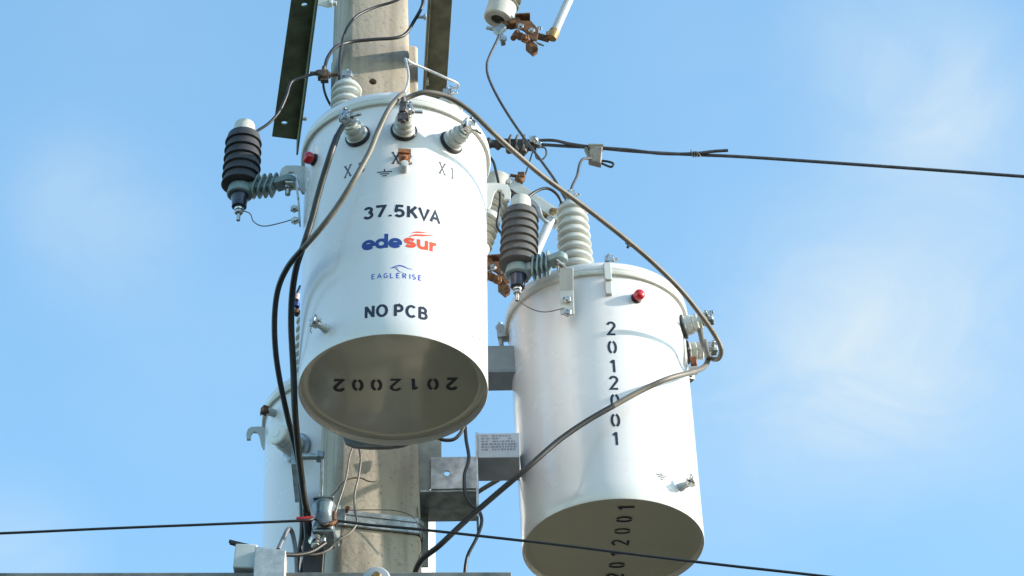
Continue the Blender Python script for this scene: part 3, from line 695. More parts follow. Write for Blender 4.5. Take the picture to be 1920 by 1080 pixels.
# pole band with tab, spool insulator on clevis, on the pole
def band():
    t = thing('pole_band', 'shiny galvanised steel band clamped round the pole behind the black cable', 'band', W(700, 975, PY))
    zt = W(700, 962, 8.80).z; zb = W(700, 990, 8.80).z; w = 0.119+0.006; dd = w+0.022
    ring = [(-w, -dd+.02), (-w+.02, -dd), (w-.02, -dd), (w, -dd+.02), (w, dd), (-w, dd)]
    c = V((W(691, 975, PY).x, PY, 0)); mb = MB(); k = 6; vs = []
    for z, e in ((zb-.002, 0), (zb, .003), (zb+.013, .003), (zb+.015, 0.0), (zt-.015, 0.0), (zt-.013, .003), (zt, .003), (zt+.002, 0)):
        for a, b in ring: s = 1+e/w; vs.append(V((c.x, c.y, z)) + PU*a*s - PN*b*s)
    fs = []
    for i in range(7):
        for j in range(k): fs.append((i*k+j, i*k+(j+1) % k, (i+1)*k+(j+1) % k, (i+1)*k+j))
    mb.add(vs, fs); part('strap', mb, galv, t)
    mb = MB(); o = W(642, 1010, 8.795); mb.prism([(-.022, .045), (.022, .045), (.022, -.030), (-.004, -.032), (-.012, -.026), (-.013, -.002), (-.022, .012)], o, PU, V((0, 0, 1)), 0.007)
    part('tab', mb, galvp, t, bevel=0.001); mb = MB()
    mb.prism([(-.022, .0), (.010, .0), (.010, .02), (-.018, .02)], W(640, 960, 8.795), PU, V((0, 0, 1)), 0.007)
    part('tab', mb, galvp, t, bevel=0.001)
    mb = MB(); mb.prism(arc(0, 0, .0075, .014, 0, 360, 18)[:-1], W(643, 1012, 8.790), PU, V((0, 0, 1)), 0.001); part('slot', mb, holem, t)
    mb = MB(); mb.bolt(W(648, 962, 8.79), PN, 0.006, 0.02); part('bolt', mb, rust, t)
    return t
band()
def spool():
    t = thing('spool_clevis', 'galvanised clevis with a blue-grey spool left of the pole band', 'insulator', W(607, 970, 8.70))
    top = W(607, 944, 8.70); bot = W(607, 1000, 8.70); a = (top-bot)
    mb = MB(); h = a.length; r = 0.031
    mb.lathe([(r*.5, 0), (r*.92, 0.001), (r, .006), (r*1.0, .012), (r*.80, h*.32), (r*.74, h*.5), (r*.80, h*.68), (r, h-.012), (r, h-.006), (r*.92, h-.001), (r*.5, h)], bot, a, 32)
    part('spool', mb, mat('blue_grey_glaze', (0.17, 0.21, 0.25), rough=0.25, metal=0.3, var=0.15, vscale=30, coat=.4), t)
    mb = MB(); mb.box(W(597, 972, 8.745), (0.006, 0.07, h+.02)); mb.box(top+V((0, .02, .006)), (0.055, 0.09, 0.006)); mb.box(bot+V((0, .02, -.006)), (0.055, 0.09, 0.006))
    mb.cyl(bot-V((0, 0, .03)), top+V((0, 0, .02)), 0.0065, seg=14); mb.nut(top+V((0, 0, .009)), V((0, 0, 1)), .013, .01)
    mb.box(W(630, 970, 8.76), (0.05, 0.006, 0.05)); mb.box(W(604, 905, 8.80), (0.006, 0.02, 0.14))
    part('clevis', mb, galv, t, bevel=.001)
    mb = MB(); c = W(590, 1017, 8.68); mb.lathe([(.016, 0), (.018, .004), (.014, .016), (.009, .018), (.009, .026)], c+V((0, 0, .01)), V((.3, -.5, -1)), 18); mb.nut(c+V((.002, -.006, -.012)), V((.3, -.5, -1)), .012, .009)
    part('end_nut', mb, zinc, t)
    mb = MB(); mb.cyl(W(626, 960, 8.70), W(626, 984, 8.70), 0.007, seg=14); mb.tube([W(600, 985, 8.675), W(618, 983, 8.665), W(632, 978, 8.68)], .006); part('tie', mb, rust, t)
spool()

# ------------------------------------------------------------------ crossarms running towards the camera, seen from below
t_fl = []
def arm(lab, pl, pr, ql, qr, zref, m_, vert_side, down, name='crossarm'):
    """pl/pr: left and right corner pixels at the far end, ql/qr a pair higher in the picture; zref world height of underside"""
    def onz(px, py): r = ray(px, py); return EYE + r*((zref-EYE.z)/r.z)
    A, B, C_, D_ = onz(*pl), onz(*pr), onz(*ql), onz(*qr)
    C_ = A+(C_-A)*3.2; D_ = B+(D_-B)*3.2
    t = thing(name, lab, 'crossarm', (A+B)/2, 'steel crossarms either side of the pole')
    th = V((0, 0, 0.006)); mb = MB()
    mb.add([A, B, D_, C_, A+th, B+th, D_+th, C_+th], [(0, 1, 2, 3), (7, 6, 5, 4), (0, 4, 5, 1), (1, 5, 6, 2), (2, 6, 7, 3), (3, 7, 4, 0)])
    fo = part('flange', mb, m_, t, bevel=.001)
    E, G = (B, D_) if vert_side > 0 else (A, C_); mb = MB(); out = V((0.006*vert_side, 0, 0)); hh = V((0, 0, -0.065 if down else 0.065)); s = V((0, 0, 0.006 if down else 0.0))
    E2, G2 = E+s, G+s
    mb.add([E2, E2+out, G2+out, G2, E2+hh, E2+out+hh, G2+out+hh, G2+hh], [(0, 1, 2, 3), (7, 6, 5, 4), (0, 4, 5, 1), (1, 5, 6, 2), (2, 6, 7, 3), (3, 7, 4, 0)])
    part('web', mb, m_, t, bevel=.001)
    t_fl.append(fo)
    return t, onz
t, onz = arm('dark green steel crossarm left of the pole, running overhead towards the viewer', (510, 256), (556, 262), (546, 0), (590, 0), 8.72, darksteel, 1, True)
punch(t_fl[0], [(onz(533, 231), V((0, 0, 1)), .0095, .03), (onz(571, 9), V((0, 0, 1)), .0085, .03)])
mb = MB(); c = onz(556, 232)+V((.004, 0, .02)); mb.bolt(c, V((1, .1, 0)), .006, .018); part('bolt', mb, galv, t)
mb = MB(); a = onz(584, 12)+V((0, 0, .03)); b = a+V((.055, .01, -.012)); mb.bar(a, b, .005, .030, V((0, -.3, 1))); mb.bolt(b+V((-.004, 0, 0)), V((1, 0, 0)), .007, .012); part('strap', mb, galvp, t, bevel=.001)
t, onz2 = arm('brown-grey steel crossarm right of the pole, running overhead towards the viewer', (795, 190), (836, 190), (806, 0), (848, 0), 8.70, brownsteel, -1, True)
mb = MB(); c = onz2(802, 42)+V((-.03, 0, .02)); mb.cyl(c, c+V((.03, 0, 0)), .005, seg=12); mb.nut(c+V((.018, 0, 0)), V((1, 0, 0)), .010, .008); part('through_bolt', mb, galv, t)
mb = MB(); c = onz2(801, 146)+V((0, 0, -.012)); mb.box(c, (.009, .02, .02)); part('clip', mb, polytop, t)

# ------------------------------------------------------------------ surge arresters
def arrester(label, top, bot, Y, r, house, sheds, armpts, strap, Yarm, gl, Ygl, capw=0.030, Ystrap=None, shed_from=0.12, shed_to=0.66, out=None):
    A, B = W(*top, Y), W(*bot, Y); ax = (A-B); L = ax.length; z = ax.normalized()
    t = thing('surge_arrester', label, 'surge arrester', B, 'surge arresters on brackets beside the tanks')
    s0, s1 = (1-shed_to)*L, (1-shed_from)*L; n = sheds; p = (s1-s0)/n
    pr = [(r*.52, s0-.004)]
    for i in range(n):
        zz = s0+i*p; rr = r*(1.0-0.05*i/(n-1))
        pr += [(rr*.85, zz), (rr*.97, zz+p*.015), (rr, zz+p*.06), (rr*.995, zz+p*.13), (rr*.94, zz+p*.45), (rr*.885, zz+p*.80), (rr*.865, zz+p*.98)]
    pr += [(r*.55, s1+.002)]
    mb = MB(); mb.lathe(pr, B, z, 44); part('housing', mb, house, t, smooth=45)
    mb = MB(); mb.lathe([(capw*1.02, s1), (capw*1.04, s1+.006), (capw*.98, s1+.010), (capw*.90, L-.006), (capw*.82, L-.001), (capw*.6, L)], B, z, 32); cp = part('cap', mb, polytop, t)
    mb = MB(); mb.lathe([(capw*1.08, s1-.002), (capw*1.10, s1+.004), (capw*1.04, s1+.005)], B, z, 32); part('seal', mb, gasket, cp)
    # bracket collar, disconnector, stud
    mb = MB(); mb.lathe([(r*.66, s0-.034), (r*.68, s0-.030), (r*.60, s0-.004), (r*.5, s0-.002)], B, z, 36)
    P_ = [W(a, b, y) for a, b, y in armpts]
    mb.bar(B+z*(s0-.022), P_[0], .036, .026, z); mb.bar(P_[0], P_[1], .026, .026, z); mb.bar(P_[1], P_[2], .044, .020, z)
    mb.lathe([(.022, -.010), (.022, .010)], P_[2], z, 24)
    part('bracket_arm', mb, teal, t, bevel=.003)
    mb = MB(); d_ = (P_[1]-P_[0]).normalized(); k_ = 4
    for i in range(k_):
        c = P_[0].lerp(P_[1], (i+.2)/(k_-.6)); x, y, w = frame(d_, z)
        o2 = [(a*.034, b*.027) for a, b in [(cos(q), sin(q)) for q in [2*pi*j/20 for j in range(20)]]]
        o2 = [(math.copysign(abs(a/.034)**.6, a)*.034, math.copysign(abs(b/.027)**.6, b)*.027) for a, b in o2]
        tilt = (x*1.0 + w*0.35).normalized()
        mb.prism(o2, c, tilt, y, .0045)
    part('rib', mb, teal, t, bevel=.001)
    mb = MB(); e0 = s0-.032; mb.lathe([(.0245, e0), (.0245, e0-.012), (.021, e0-.022), (.0205, e0-.040), (.013, e0-.044)], B, z, 28); part('disconnector', mb, bluecap, t)
    mb = MB(); mb.cyl(B+z*(e0-.042), B+z*(e0-.085), .0055, seg=12); mb.nut(B+z*(e0-.062), z, .012, .010); mb.lathe([(.012, e0-.05), (.013, e0-.046), (.010, e0-.042)], B, z, 20); part('stud', mb, zinc, t)
    end = B+z*(e0-.05)
    # steel strap to the tank with bolts
    S = [W(a, b, y) for a, b, y in strap]; mb = MB()
    out = out or V((0, -1, 0))
    mb.bar(P_[2]-z*.014, S[0]-z*.001, .040, .005, z)
    for i in range(len(S)-1): mb.bar(S[i], S[i+1], .038, .005, out if abs((S[i+1]-S[i]).normalized().y) < .7 else z)
    part('strap', mb, galvp, t, bevel=.0012)
    def B_(c, a, r_, h): mb = MB(); mb.bolt(c, a, r_, h); part('bolt', mb, zinc, t)
    mb = MB(); mb.bolt(P_[2]-z*.017, -z, .0075, .018); part('bolt', mb, zinc, t); mb = MB(); mb.nut(P_[2]+z*.010, z, .013, .009); part('nut', mb, zinc, t)
    fo = V((0, -.004, 0)) if abs(out.x) < .5 else V((-.012, -.012, 0))
    B_(W(*strap[-1])+fo, V((0, -1, -.05)), .0065, .006); B_(S[-2].lerp(S[-1], .45)+fo, V((0, -1, 0)), .0065, .006)
    if gl:
        G = [end] + [W(a, b, y) for a, b, y in zip([g[0] for g in gl], [g[1] for g in gl], Ygl)]
        mb = MB(); mb.tube(G, .0016, seg=8); part('ground_lead', mb, wirem, t)
    return A, end
arrester('black ribbed surge arrester with a pale cap, left of the front tank', (459, 232), (449, 378), 8.42, .0535, poly, 6,
         [(478, 350, 8.415), (516, 347, 8.41), (541, 340, 8.40)], [(556, 348, 8.39), (560, 380, 8.375), (562, 420, 8.385)], 8.41,
         [(468, 400), (476, 416), (495, 424), (530, 417), (558, 408)], [8.42]*5, capw=.0315, shed_from=.16, shed_to=.80, out=V((1, 0, 0)))
arrester('brown-grey ribbed surge arrester standing over the right tank rim', (977, 372), (971, 524), 8.74, .0555, poly2, 7,
         [(1000, 503, 8.725), (1030, 492, 8.715), (1050, 485, 8.70)], [(1062, 502, 8.69), (1062, 545, 8.725), (1064, 590, 8.735)], 8.70,
         [(972, 560), (990, 576), (1020, 585), (1058, 578)], [8.74, 8.74, 8.73, 8.725], capw=.031, shed_from=.18, shed_to=.84)

# ------------------------------------------------------------------ fuse cutouts
def cutout(label, dx, dy, Y):
    q = lambda a, b, yy=0: W(a+dx, b+dy, Y+yy)
    B = q(933, 38); A = q(990, -118); ax = A-B; L = ax.length; z = ax.normalized()
    t = thing('fuse_cutout', label, 'fuse cutout', B, 'fuse cutouts on the right of the pole')
    mb = MB(); pr = []; n = 9; core = .030; s0 = .055; s1 = L-.05; p = (s1-s0)/n
    pr = [(core, s0-.01)]
    for i in range(n):
        if i == 4: pr += [(core*1.25, s0+i*p+.001), (core*1.25, s0+(i+1)*p-.001)]; continue
        zz = s0+i*p; pr += [(core, zz+p*.1), (.047, zz+p*.25), (.049, zz+p*.36), (.047, zz+p*.46), (core, zz+p*.92)]
    mb.lathe(pr, B, z, 40); b = part('insulator', mb, mat('cream_glaze', (0.50, 0.48, 0.42), rough=.3, var=.06, vscale=20, coat=.4), t, smooth=50)
    mb = MB(); c4 = s0+4*p; mb.lathe([(core*1.3, c4+.002), (.047, c4+.004), (.047, c4+p-.004), (core*1.3, c4+p-.002)], B, z, 32)
    c_ = B+z*(c4+p/2); mb.bar(c_, c_+V((-.16, .06, 0)), .03, .008, V((0, 0, 1))); mb.bolt(c_+V((-.03, -.045, 0)), V((0, -1, 0)), .008, .012)
    part('collar', mb, galvp, t)
    mb = MB(); mb.lathe([(.020, .012), (.022, .002), (.040, .0), (.0455, .004), (.046, .050), (.043, .060), (.034, .064)], B, z, 40); part('end_cap', mb, polytop, t); mb = MB()
    mb.lathe([(.034, L-.058), (.043, L-.052), (.044, L-.012), (.036, L), (.02, L+.002)], B, z, 36); part('end_cap', mb, polytop, t)
    mb = MB(); mb.lathe([(.0205, .006), (.021, .010), (.0001, .011)], B, z, 24); part('recess', mb, holem, t)
    # hinge casting: forked rusty bracket
    mb = MB()
    mb.bar(q(938, 48), q(960, 47), .020, .016); mb.bar(q(955, 46), q(975, 42), .030, .020)
    for yy in (-.022, .022): mb.prism([(-.026, .018), (.018, .016), (.040, -.018), (.036, -.055), (.022, -.062), (-.004, -.022), (-.030, -.004)], q(985, 48, yy), V((1, 0, 0)), V((0, 0, 1)), .006)
    mb.bar(q(966, 36), q(994, 34), .05, .005, V((0, 0, 1))); mb.bar(q(990, 84), q(1004, 96), .04, .020); mb.bar(q(1003, 66), q(1030, 74), .012, .018); mb.cyl(q(1003, 92, -.03), q(1003, 92, .03), .010, seg=14)
    mb.cyl(q(975, 68, -.03), q(975, 68, .03), .013, seg=14); mb.bolt(q(985, 74, -.025), V((-.2, -1, -.2)), .008, .012); mb.cyl(q(962, 72, -.02), q(970, 60, .0), .009, seg=12)
    h = part('hinge', mb, rust, t, bevel=.0015)
    mb = MB(); mb.tube([q(1012, 50, -.012), q(1006, 62, -.016), q(1006, 78, -.016), q(1020, 86, -.012)], .0035, seg=8); mb.bolt(q(1002, 53), V((1, -.4, -.3)), .005, .018); mb.bolt(q(976, 52, -.02), V((0, -1, 0)), .006, .008)
    mb.bolt(q(997, 60, -.02), V((0, -1, 0)), .006, .006); part('spring', mb, zinc, h)
    # terminal clamp under the cap
    mb = MB(); mb.bar(q(930, 62), q(945, 50), .022, .022); mb.cyl(q(912, 52), q(930, 56), .006, seg=10); mb.bar(q(938, 66), q(944, 82), .020, .014); mb.nut(q(944, 74, -.012), V((0, -1, 0)), .012, .01); part('terminal_clamp', mb, galv, t, bevel=.001)
    # tube
    P0, P1 = q(1037, 66, -.01), q(1088, -48, -.01); mb = MB(); mb.cyl(P0, P1, .0135, seg=28); part('fuse_tube', mb, tubew, t)
    mb = MB(); ax2 = (P1-P0).normalized(); mb.lathe([(.010, -.016), (.015, -.014), (.0165, .0), (.0165, .018), (.0145, .020)], P0, ax2, 28)
    mb.bar(P0+V((-.02, 0, -.004)), P0, .03, .016); part('ferrule', mb, brass, t, bevel=.001); mb = MB()
    mb.lathe([(.0145, -.012), (.018, -.010), (.020, .008), (.017, .016), (.010, .020)], P1, ax2, 28); mb.sphere(P1+V((.014, -.012, .004)), .011); mb.box(P1+V((-.022, 0, .006)), (.02, .03, .024)); part('ferrule', mb, brass, t, bevel=.001)
    # top contact hood: channel from the insulator head to the tube head
    C0, C1 = q(1012, -108, .0), q(1105, -44, 0); mb = MB(); mb.bar(C0, C1, .050, .006, V((.3, 0, 1)))
    dn = V((-.012, 0, -.020))
    for yy in (-.024, .024): mb.bar(C0+V((0, yy, 0))+dn*.7, C1+V((0, yy, 0))+dn*.7, .004, .030, V((.3, 0, 1)))
    mb.cyl(C0+dn*.8+V((0, -.035, 0)), C0+dn*.8+V((0, .035, 0)), .008, seg=12); mb.bar(A-z*.03, C0, .03, .012); part('contact_hood', mb, galvp, t, bevel=.001)
    mb = MB(); mb.tube([q(1045, -78, -.02), q(1060, -66, -.03), q(1068, -44, -.03), q(1080, -34, -.02)], .006); mb.bar(q(1052, -50, -.02), q(1056, -30, -.02), .006, .014); part('latch', mb, galv, t)
    return t, q
cutout('fuse cutout cut off by the top edge, with rusty hinge and white tube', 0, 0, 9.10)
cutout('fuse cutout half hidden behind the brown-grey arrester, with rusty hinge', -52, 452, 9.12)

# ------------------------------------------------------------------ cables
g1 = 'thick cables hanging from the tanks'
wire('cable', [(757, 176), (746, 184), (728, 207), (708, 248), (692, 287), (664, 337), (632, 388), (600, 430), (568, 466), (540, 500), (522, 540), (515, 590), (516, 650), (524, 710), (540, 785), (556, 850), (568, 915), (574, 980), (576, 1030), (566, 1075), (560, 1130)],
     [(0, 8.13), (2, 8.085), (5, 8.075), (7, 8.13), (8, 8.18), (10, 8.30), (13, 8.45), (17, 8.70), (20, 8.78)], .0078, [browncab, black], 'thick cable from the middle terminal crossing the front tank, bulging left', 'cable', g1, split=.40, seg=16)  # grey-brown along the upper part, black for the rest
wire('cable', [(643, 236), (632, 256), (621, 286), (608, 326), (596, 368), (584, 414), (570, 458), (556, 500), (548, 550), (546, 610), (550, 690), (553, 770), (560, 850), (570, 930), (579, 985), (573, 1040), (580, 1130)],
     [(0, 8.135), (2, 8.12), (6, 8.20), (8, 8.33), (11, 8.48), (14, 8.72), (16, 8.78)], lambda k: .0088 if .06 < k else .0075, [black], 'straight black cable from the left terminal down the front tank edge', 'cable', g1, seg=16)
wire('cable', [(562, 905), (566, 950), (566, 1000), (560, 1050), (556, 1110)], [(0, 8.72), (4, 8.8)], .007, [black], 'short black cable beside the white rear tank, nearest to it', 'cable', g1, seg=12)
wire('cable', [(758, 188), (772, 180), (800, 173), (840, 182), (880, 207), (920, 245), (970, 290), (1020, 332), (1075, 372), (1130, 414), (1185, 458), (1235, 502), (1280, 548), (1315, 592), (1340, 628), (1352, 655), (1347, 672), (1333, 672), (1326, 662)],
     [(0, 8.12), (2, 8.12), (5, 8.20), (8, 8.42), (11, 8.62), (14, 8.84), (18, 8.95)], .0072, [browncab], 'long grey-brown cable arching from the front tank to the right tank', 'cable', g1, seg=16)
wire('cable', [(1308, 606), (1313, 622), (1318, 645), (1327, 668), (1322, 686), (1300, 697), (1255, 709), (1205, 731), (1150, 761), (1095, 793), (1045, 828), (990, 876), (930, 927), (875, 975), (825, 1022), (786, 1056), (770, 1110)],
     [(0, 8.93), (4, 8.90), (6, 8.74), (8, 8.70), (11, 8.66), (14, 8.72), (16, 8.82)], .0078, [browncab, black], 'thick cable sweeping down from the right tank terminals to the pole', 'cable', g1, split=.50, seg=16)
wire('cable', [(1322, 640), (1324, 655), (1329, 672)], [(0, 8.92), (2, 8.895)], .0075, [browncab], 'stub of grey-brown cable under the right tank terminals', 'cable', g1, seg=14)
wire('cable', [(812, 964), (850, 953), (900, 920), (945, 893), (985, 866)], [(0, 9.15), (4, 9.05)], .0065, [wirem], 'thin brown cable passing behind the lower bracket', 'cable', g1)
wire('lead_wire', [(872, 800), (874, 825), (879, 860), (871, 890), (872, 925), (884, 947), (899, 960), (903, 980), (893, 1010), (876, 1045), (870, 1090)], [(0, 8.80), (10, 8.80)], .0048, [black], 'black wire dangling in loose curves below the lower bracket', 'wire')
wire('lead_wire', [(815, 818), (832, 825), (850, 824), (862, 814), (870, 800)], [(0, 8.78), (4, 8.78)], .005, [black], 'short black loop peeping out under the front tank', 'wire')
# top leads
wire('lead_wire', [(636, 150), (637, 115), (641, 82), (652, 50), (672, 28), (705, 13), (745, 0), (800, -30)], [(0, 8.46), (2, 8.60), (5, 8.68), (7, 8.7)], .0042, [black], 'black wire arching up from the left porcelain bushing across the pole top', 'wire')
wire('lead_wire', [(608, 138), (610, 122), (616, 105), (630, 88), (655, 79), (700, 74), (742, 71), (762, 62), (776, 40), (790, 15), (793, -2), (786, -20)], [(0, 8.46), (4, 8.62), (8, 8.68), (11, 8.7)], .0052, [black], 'thicker black wire looping across the pole below the arching one', 'wire')
wire('lead_wire', [(608, 142), (590, 139), (570, 144), (550, 151), (543, 160), (537, 180), (524, 208), (505, 230), (480, 247)], [(0, 8.46), (8, 8.42)], .0042, [black], 'black wire from the split clamp down to the black arrester cap', 'wire')
wire('lead_wire', [(606, 150), (607, 165), (612, 182), (620, 198)], [(0, 8.46), (3, 8.50)], .0036, [black], 'short black tail under the split clamp', 'wire')
mb = MB(); c = W(606, 141, 8.455); mb.box(c, (.030, .020, .026)); mb.bolt(c+V((-.014, 0, .008)), V((-1, 0, 0)), .005, .016); mb.bolt(c+V((.012, 0, 0)), V((1, 0, .1)), .006, .022); mb.nut(c+V((0, -.01, -.006)), V((0, -1, 0)), .010, .008); mb.box(c+V((.004, 0, -.018)), (.022, .016, .010)); mb.cyl(c+V((0, 0, .008)), c+V((.002, 0, .03)), .006)
single('split_clamp', mb, mat('dark_bronze', (.10, .065, .045), rough=.6, var=.25, vscale=60, bump=.0006, bscale=150), 'small dark clamp joining wires left of the porcelain bushing', 'clamp', bevel=.001)
wire('lead_wire', [(763, 111), (772, 118), (800, 130), (840, 148), (858, 157), (856, 166), (845, 162)], [(0, 8.36), (6, 8.53)], .0038, [alum], 'pale straight wire running right to the far porcelain bushing', 'wire')
wire('lead_wire', [(760, 110), (764, 128), (766, 145), (763, 162), (757, 178), (757, 196)], [(0, 8.36), (3, 8.20), (5, 8.12)], .0036, [alum], 'short pale wire dropping to the middle terminal of the front tank', 'wire')
mb = MB(); c = W(756, 201, 8.10); mb.box(c, (.018, .018, .028)); mb.box(c-V((0, 0, .034)), (.030, .014, .020)); mb.cyl(c-V((0, 0, .05)), c+V((0, 0, .03)), .007); mb.nut(c-V((0, 0, .02)), V((0, 0, 1)), .012, .009)
single('lug_connector', mb, mat('dark_zinc', (.16, .13, .12), rough=.45, metal=.6, var=.3, vscale=60), 'dark lug connector upright on the middle front terminal', 'connector', bevel=.001)
# right-hand leads
wire('lead_wire', [(936, 66), (930, 80), (918, 105), (913, 122), (916, 145), (932, 180), (956, 220), (985, 262), (1015, 302), (1040, 337), (1054, 362), (1064, 378)], [(0, 9.08), (4, 9.02), (11, 8.87)], .0042, [linem], 'dark wire from the top fuse cutout down to the right tank bushing', 'wire')
wire('lead_wire', [(982, 398), (980, 385), (988, 372), (1005, 359), (1025, 353), (1042, 362), (1052, 378), (1050, 388)], [(0, 8.74), (7, 8.84)], .0044, [black], 'black arched wire joining arrester cap and right tank bushing', 'wire')
wire('lead_wire', [(1068, 380), (1072, 352), (1082, 330), (1087, 308), (1094, 298), (1108, 297)], [(0, 8.86), (5, 9.08)], .0042, [linem], 'dark wire rising from the right tank bushing to the wedge tap', 'wire')
wire('lead_wire', [(920, 296), (926, 306), (931, 326), (935, 345), (938, 375), (934, 405), (932, 425), (942, 440)], [(0, 8.98), (7, 8.95)], .0042, [black], 'black wire hanging in front of the half-hidden insulator', 'wire')
wire('lead_wire', [(1000, 280), (997, 290), (988, 318), (982, 335), (976, 352), (970, 366), (985, 360)], [(0, 9.1), (6, 9.12)], .0022, [linem], 'thin wire dropping from the dead-end clamp to the hidden cutout', 'wire')
mb = MB(); c = W(976, 334, 9.10); mb.lathe([(.006, -.022), (.014, -.014), (.015, .0), (.010, .014), (.006, .02)], c, V((.5, 0, 1)), 12); mb.cyl(c+V((-.01, 0, .006)), c+V((-.030, 0, .012)), .005); mb.box(c+V((.002, -.005, .004)), (.02, .02, .018))
single('hot_line_clamp', mb, rust, 'small rusty hot line clamp on the thin wire', 'clamp', bevel=.001)

# line conductor with dead-end
lc = [(930, 262), (1000, 271), (1060, 272), (1115, 277), (1200, 286), (1290, 289), (1400, 296), (1600, 308), (1800, 322), (1920, 331), (2300, 360), (3200, 430)]
lc = [(905, 268), (960, 270), (1010, 271), (1060, 274), (1115, 277), (1180, 283), (1240, 287), (1300, 290), (1400, 294.5), (1600, 308), (1920, 331), (2300, 360), (3200, 430)]
wire('line_conductor', lc, [(0, 9.1), (12, 9.1)], .0050, [linem], 'overhead line running out to the right edge from the dead-end clamp', 'power line')
wire('line_conductor', [(935, 262), (985, 264), (1035, 263), (1070, 270), (1115, 276), (1180, 281), (1240, 288), (1300, 288), (1335, 284), (1365, 282)], [(0, 9.09), (9, 9.09)], .0048, [linem], 'free tail of line tied on top of the right-hand overhead line', 'power line')
mb = MB(); c = W(1299, 289, 9.09)
for k in range(3): mb.tube([c+V((-.006+k*.007, 0, .010)), c+V((-.003+k*.007, -.010, 0)), c+V((0+k*.007, 0, -.010)), c+V((.003+k*.007, .010, 0)), c+V((.006+k*.007, 0, .010))], .0012, seg=6)
mb.tube([c+V((.01, 0, .008)), c+V((.016, -.01, -.004)), c+V((.026, 0, -.014))], .0012, seg=6); mb.tube([c+V((-.004, 0, .012)), c+V((-.006, 0, .018))], .0012, seg=6)
single('tie_wire', mb, wirem, 'thin tie wire wound round the overhead line and its tail', 'wire')
def dead_end():
    t = thing('dead_end_clamp', 'grimy dead-end clamp gripping the overhead line beside the front tank', 'clamp', W(960, 270, 9.1))
    mb = MB(); a, b = W(948, 272, 9.1), W(1006, 276, 9.1)
    mb.bar(a, b, .022, .018, V((0, 0, 1))); mb.cyl(W(992, 275, 9.1), W(1014, 268, 9.1), .012, .006, 14)
    for px in (955, 968, 981): mb.tube([W(px, 282, 9.08), W(px, 262, 9.08), W(px+3, 254, 9.09)], .0045, seg=8); mb.nut(W(px, 280, 9.08), V((0, 0, -1)), .011, .011)
    mb.prism([(-.02, .012), (.02, .018), (.03, .0), (.012, -.024), (-.012, -.02)], W(975, 276, 9.1), V((1, 0, 0)), V((0, 0, 1)), .03)
    part('body', mb, mat('grimy_aluminium', (.14, .12, .11), rough=.6, metal=.4, var=.35, vscale=50, bump=.001, bscale=120), t, bevel=.0015)
    mb = MB(); mb.box(W(999, 263, 9.085), (.020, .016, .022)); mb.sphere(W(1003, 262, 9.08), .011, seg=14, rings=8); mb.bar(W(1002, 268, 9.09), W(1014, 273, 9.09), .02, .014); part('keeper', mb, zinc, t, bevel=.001)
    mb = MB(); mb.tube([W(1003, 282, 9.1), W(1006, 296, 9.1), W(1016, 299, 9.1), W(1024, 290, 9.1), W(1022, 278, 9.1), W(1012, 276, 9.1)], .0028, seg=8); part('loop', mb, wirem, t)
    mb = MB(); mb.cyl(W(915, 270, 9.1), W(950, 272, 9.1), .009, seg=14)
    pr = []; a0 = W(800, 262, 9.08); b0 = W(945, 271, 9.1); L = (b0-a0).length
    for i in range(8): pr += [(.012, L*i/8), (.019, L*(i+.35)/8), (.019, L*(i+.45)/8), (.013, L*(i+.7)/8)]
    mb.lathe(pr, a0, b0-a0, 24); part('strain_insulator', mb, poly, t)
dead_end()
def wedge(label, corners, Y, th, tail, name='wedge_connector', m_=None, grp=None):
    t = thing(name, label, 'connector', W(*corners[0], Y))
    mb = MB(); P_ = [W(a, b, Y-th/2) for a, b in corners]; Q = [p+V((0, th, 0)) for p in P_]; k = len(P_)
    mb.add(P_+Q, [tuple(range(k)), tuple(reversed(range(k, 2*k)))]+[(i, (i+1) % k, (i+1) % k+k, i+k) for i in range(k)])
    part('body', mb, m_ or alum, t, bevel=.003); return t
t = wedge('weathered wedge tap clamped on the right-hand overhead line', [(1106, 273), (1130, 274), (1127, 306), (1103, 300)], 9.09, .026, None, m_=mat('brown_aluminium', (.30, .26, .22), rough=.55, metal=.35, var=.2, vscale=60, bump=.001, bscale=100))
mb = MB(); mb.cyl(W(1103, 276, 9.09), W(1131, 277, 9.09), .011, seg=16); mb.bar(W(1098, 279, 9.09), W(1106, 295, 9.09), .018, .008); part('jaw', mb, brownsteel, t)
mb = MB(); mb.tube([W(1124, 301, 9.09), W(1140, 303, 9.09), W(1150, 307, 9.09), W(1146, 313, 9.09), (W(1134, 309, 9.09)), W(1124, 304, 9.09)], .0036, seg=8); part('tail', mb, black, t)

# neutral line on the spool
wire('line_conductor', [(-900, 1022), (-300, 1010), (0, 1000), (200, 991), (400, 983), (560, 976.5), (590, 973), (604, 984), (622, 979), (634, 977)], [(0, 8.55), (6, 8.66), (7, 8.655), (9, 8.68)], .0036, [black], 'thin black line leaving the spool towards the left edge', 'power line')
wire('line_conductor', [(628, 976), (660, 980), (700, 985), (780, 992), (900, 1005), (1050, 1022), (1200, 1041), (1370, 1061), (1540, 1080), (1900, 1124), (2600, 1215)], [(0, 8.68), (3, 8.64), (10, 8.45)], .0038, [black], 'thin black line passing under the right tank to the right', 'power line')
mb = MB(); mb.tube([W(556, 974, 8.658), W(570, 974, 8.658), W(586, 972, 8.66)], .0075, seg=12); single('red_tape', mb, redtape, 'red tape wrapped on the black line left of the spool', 'tape')
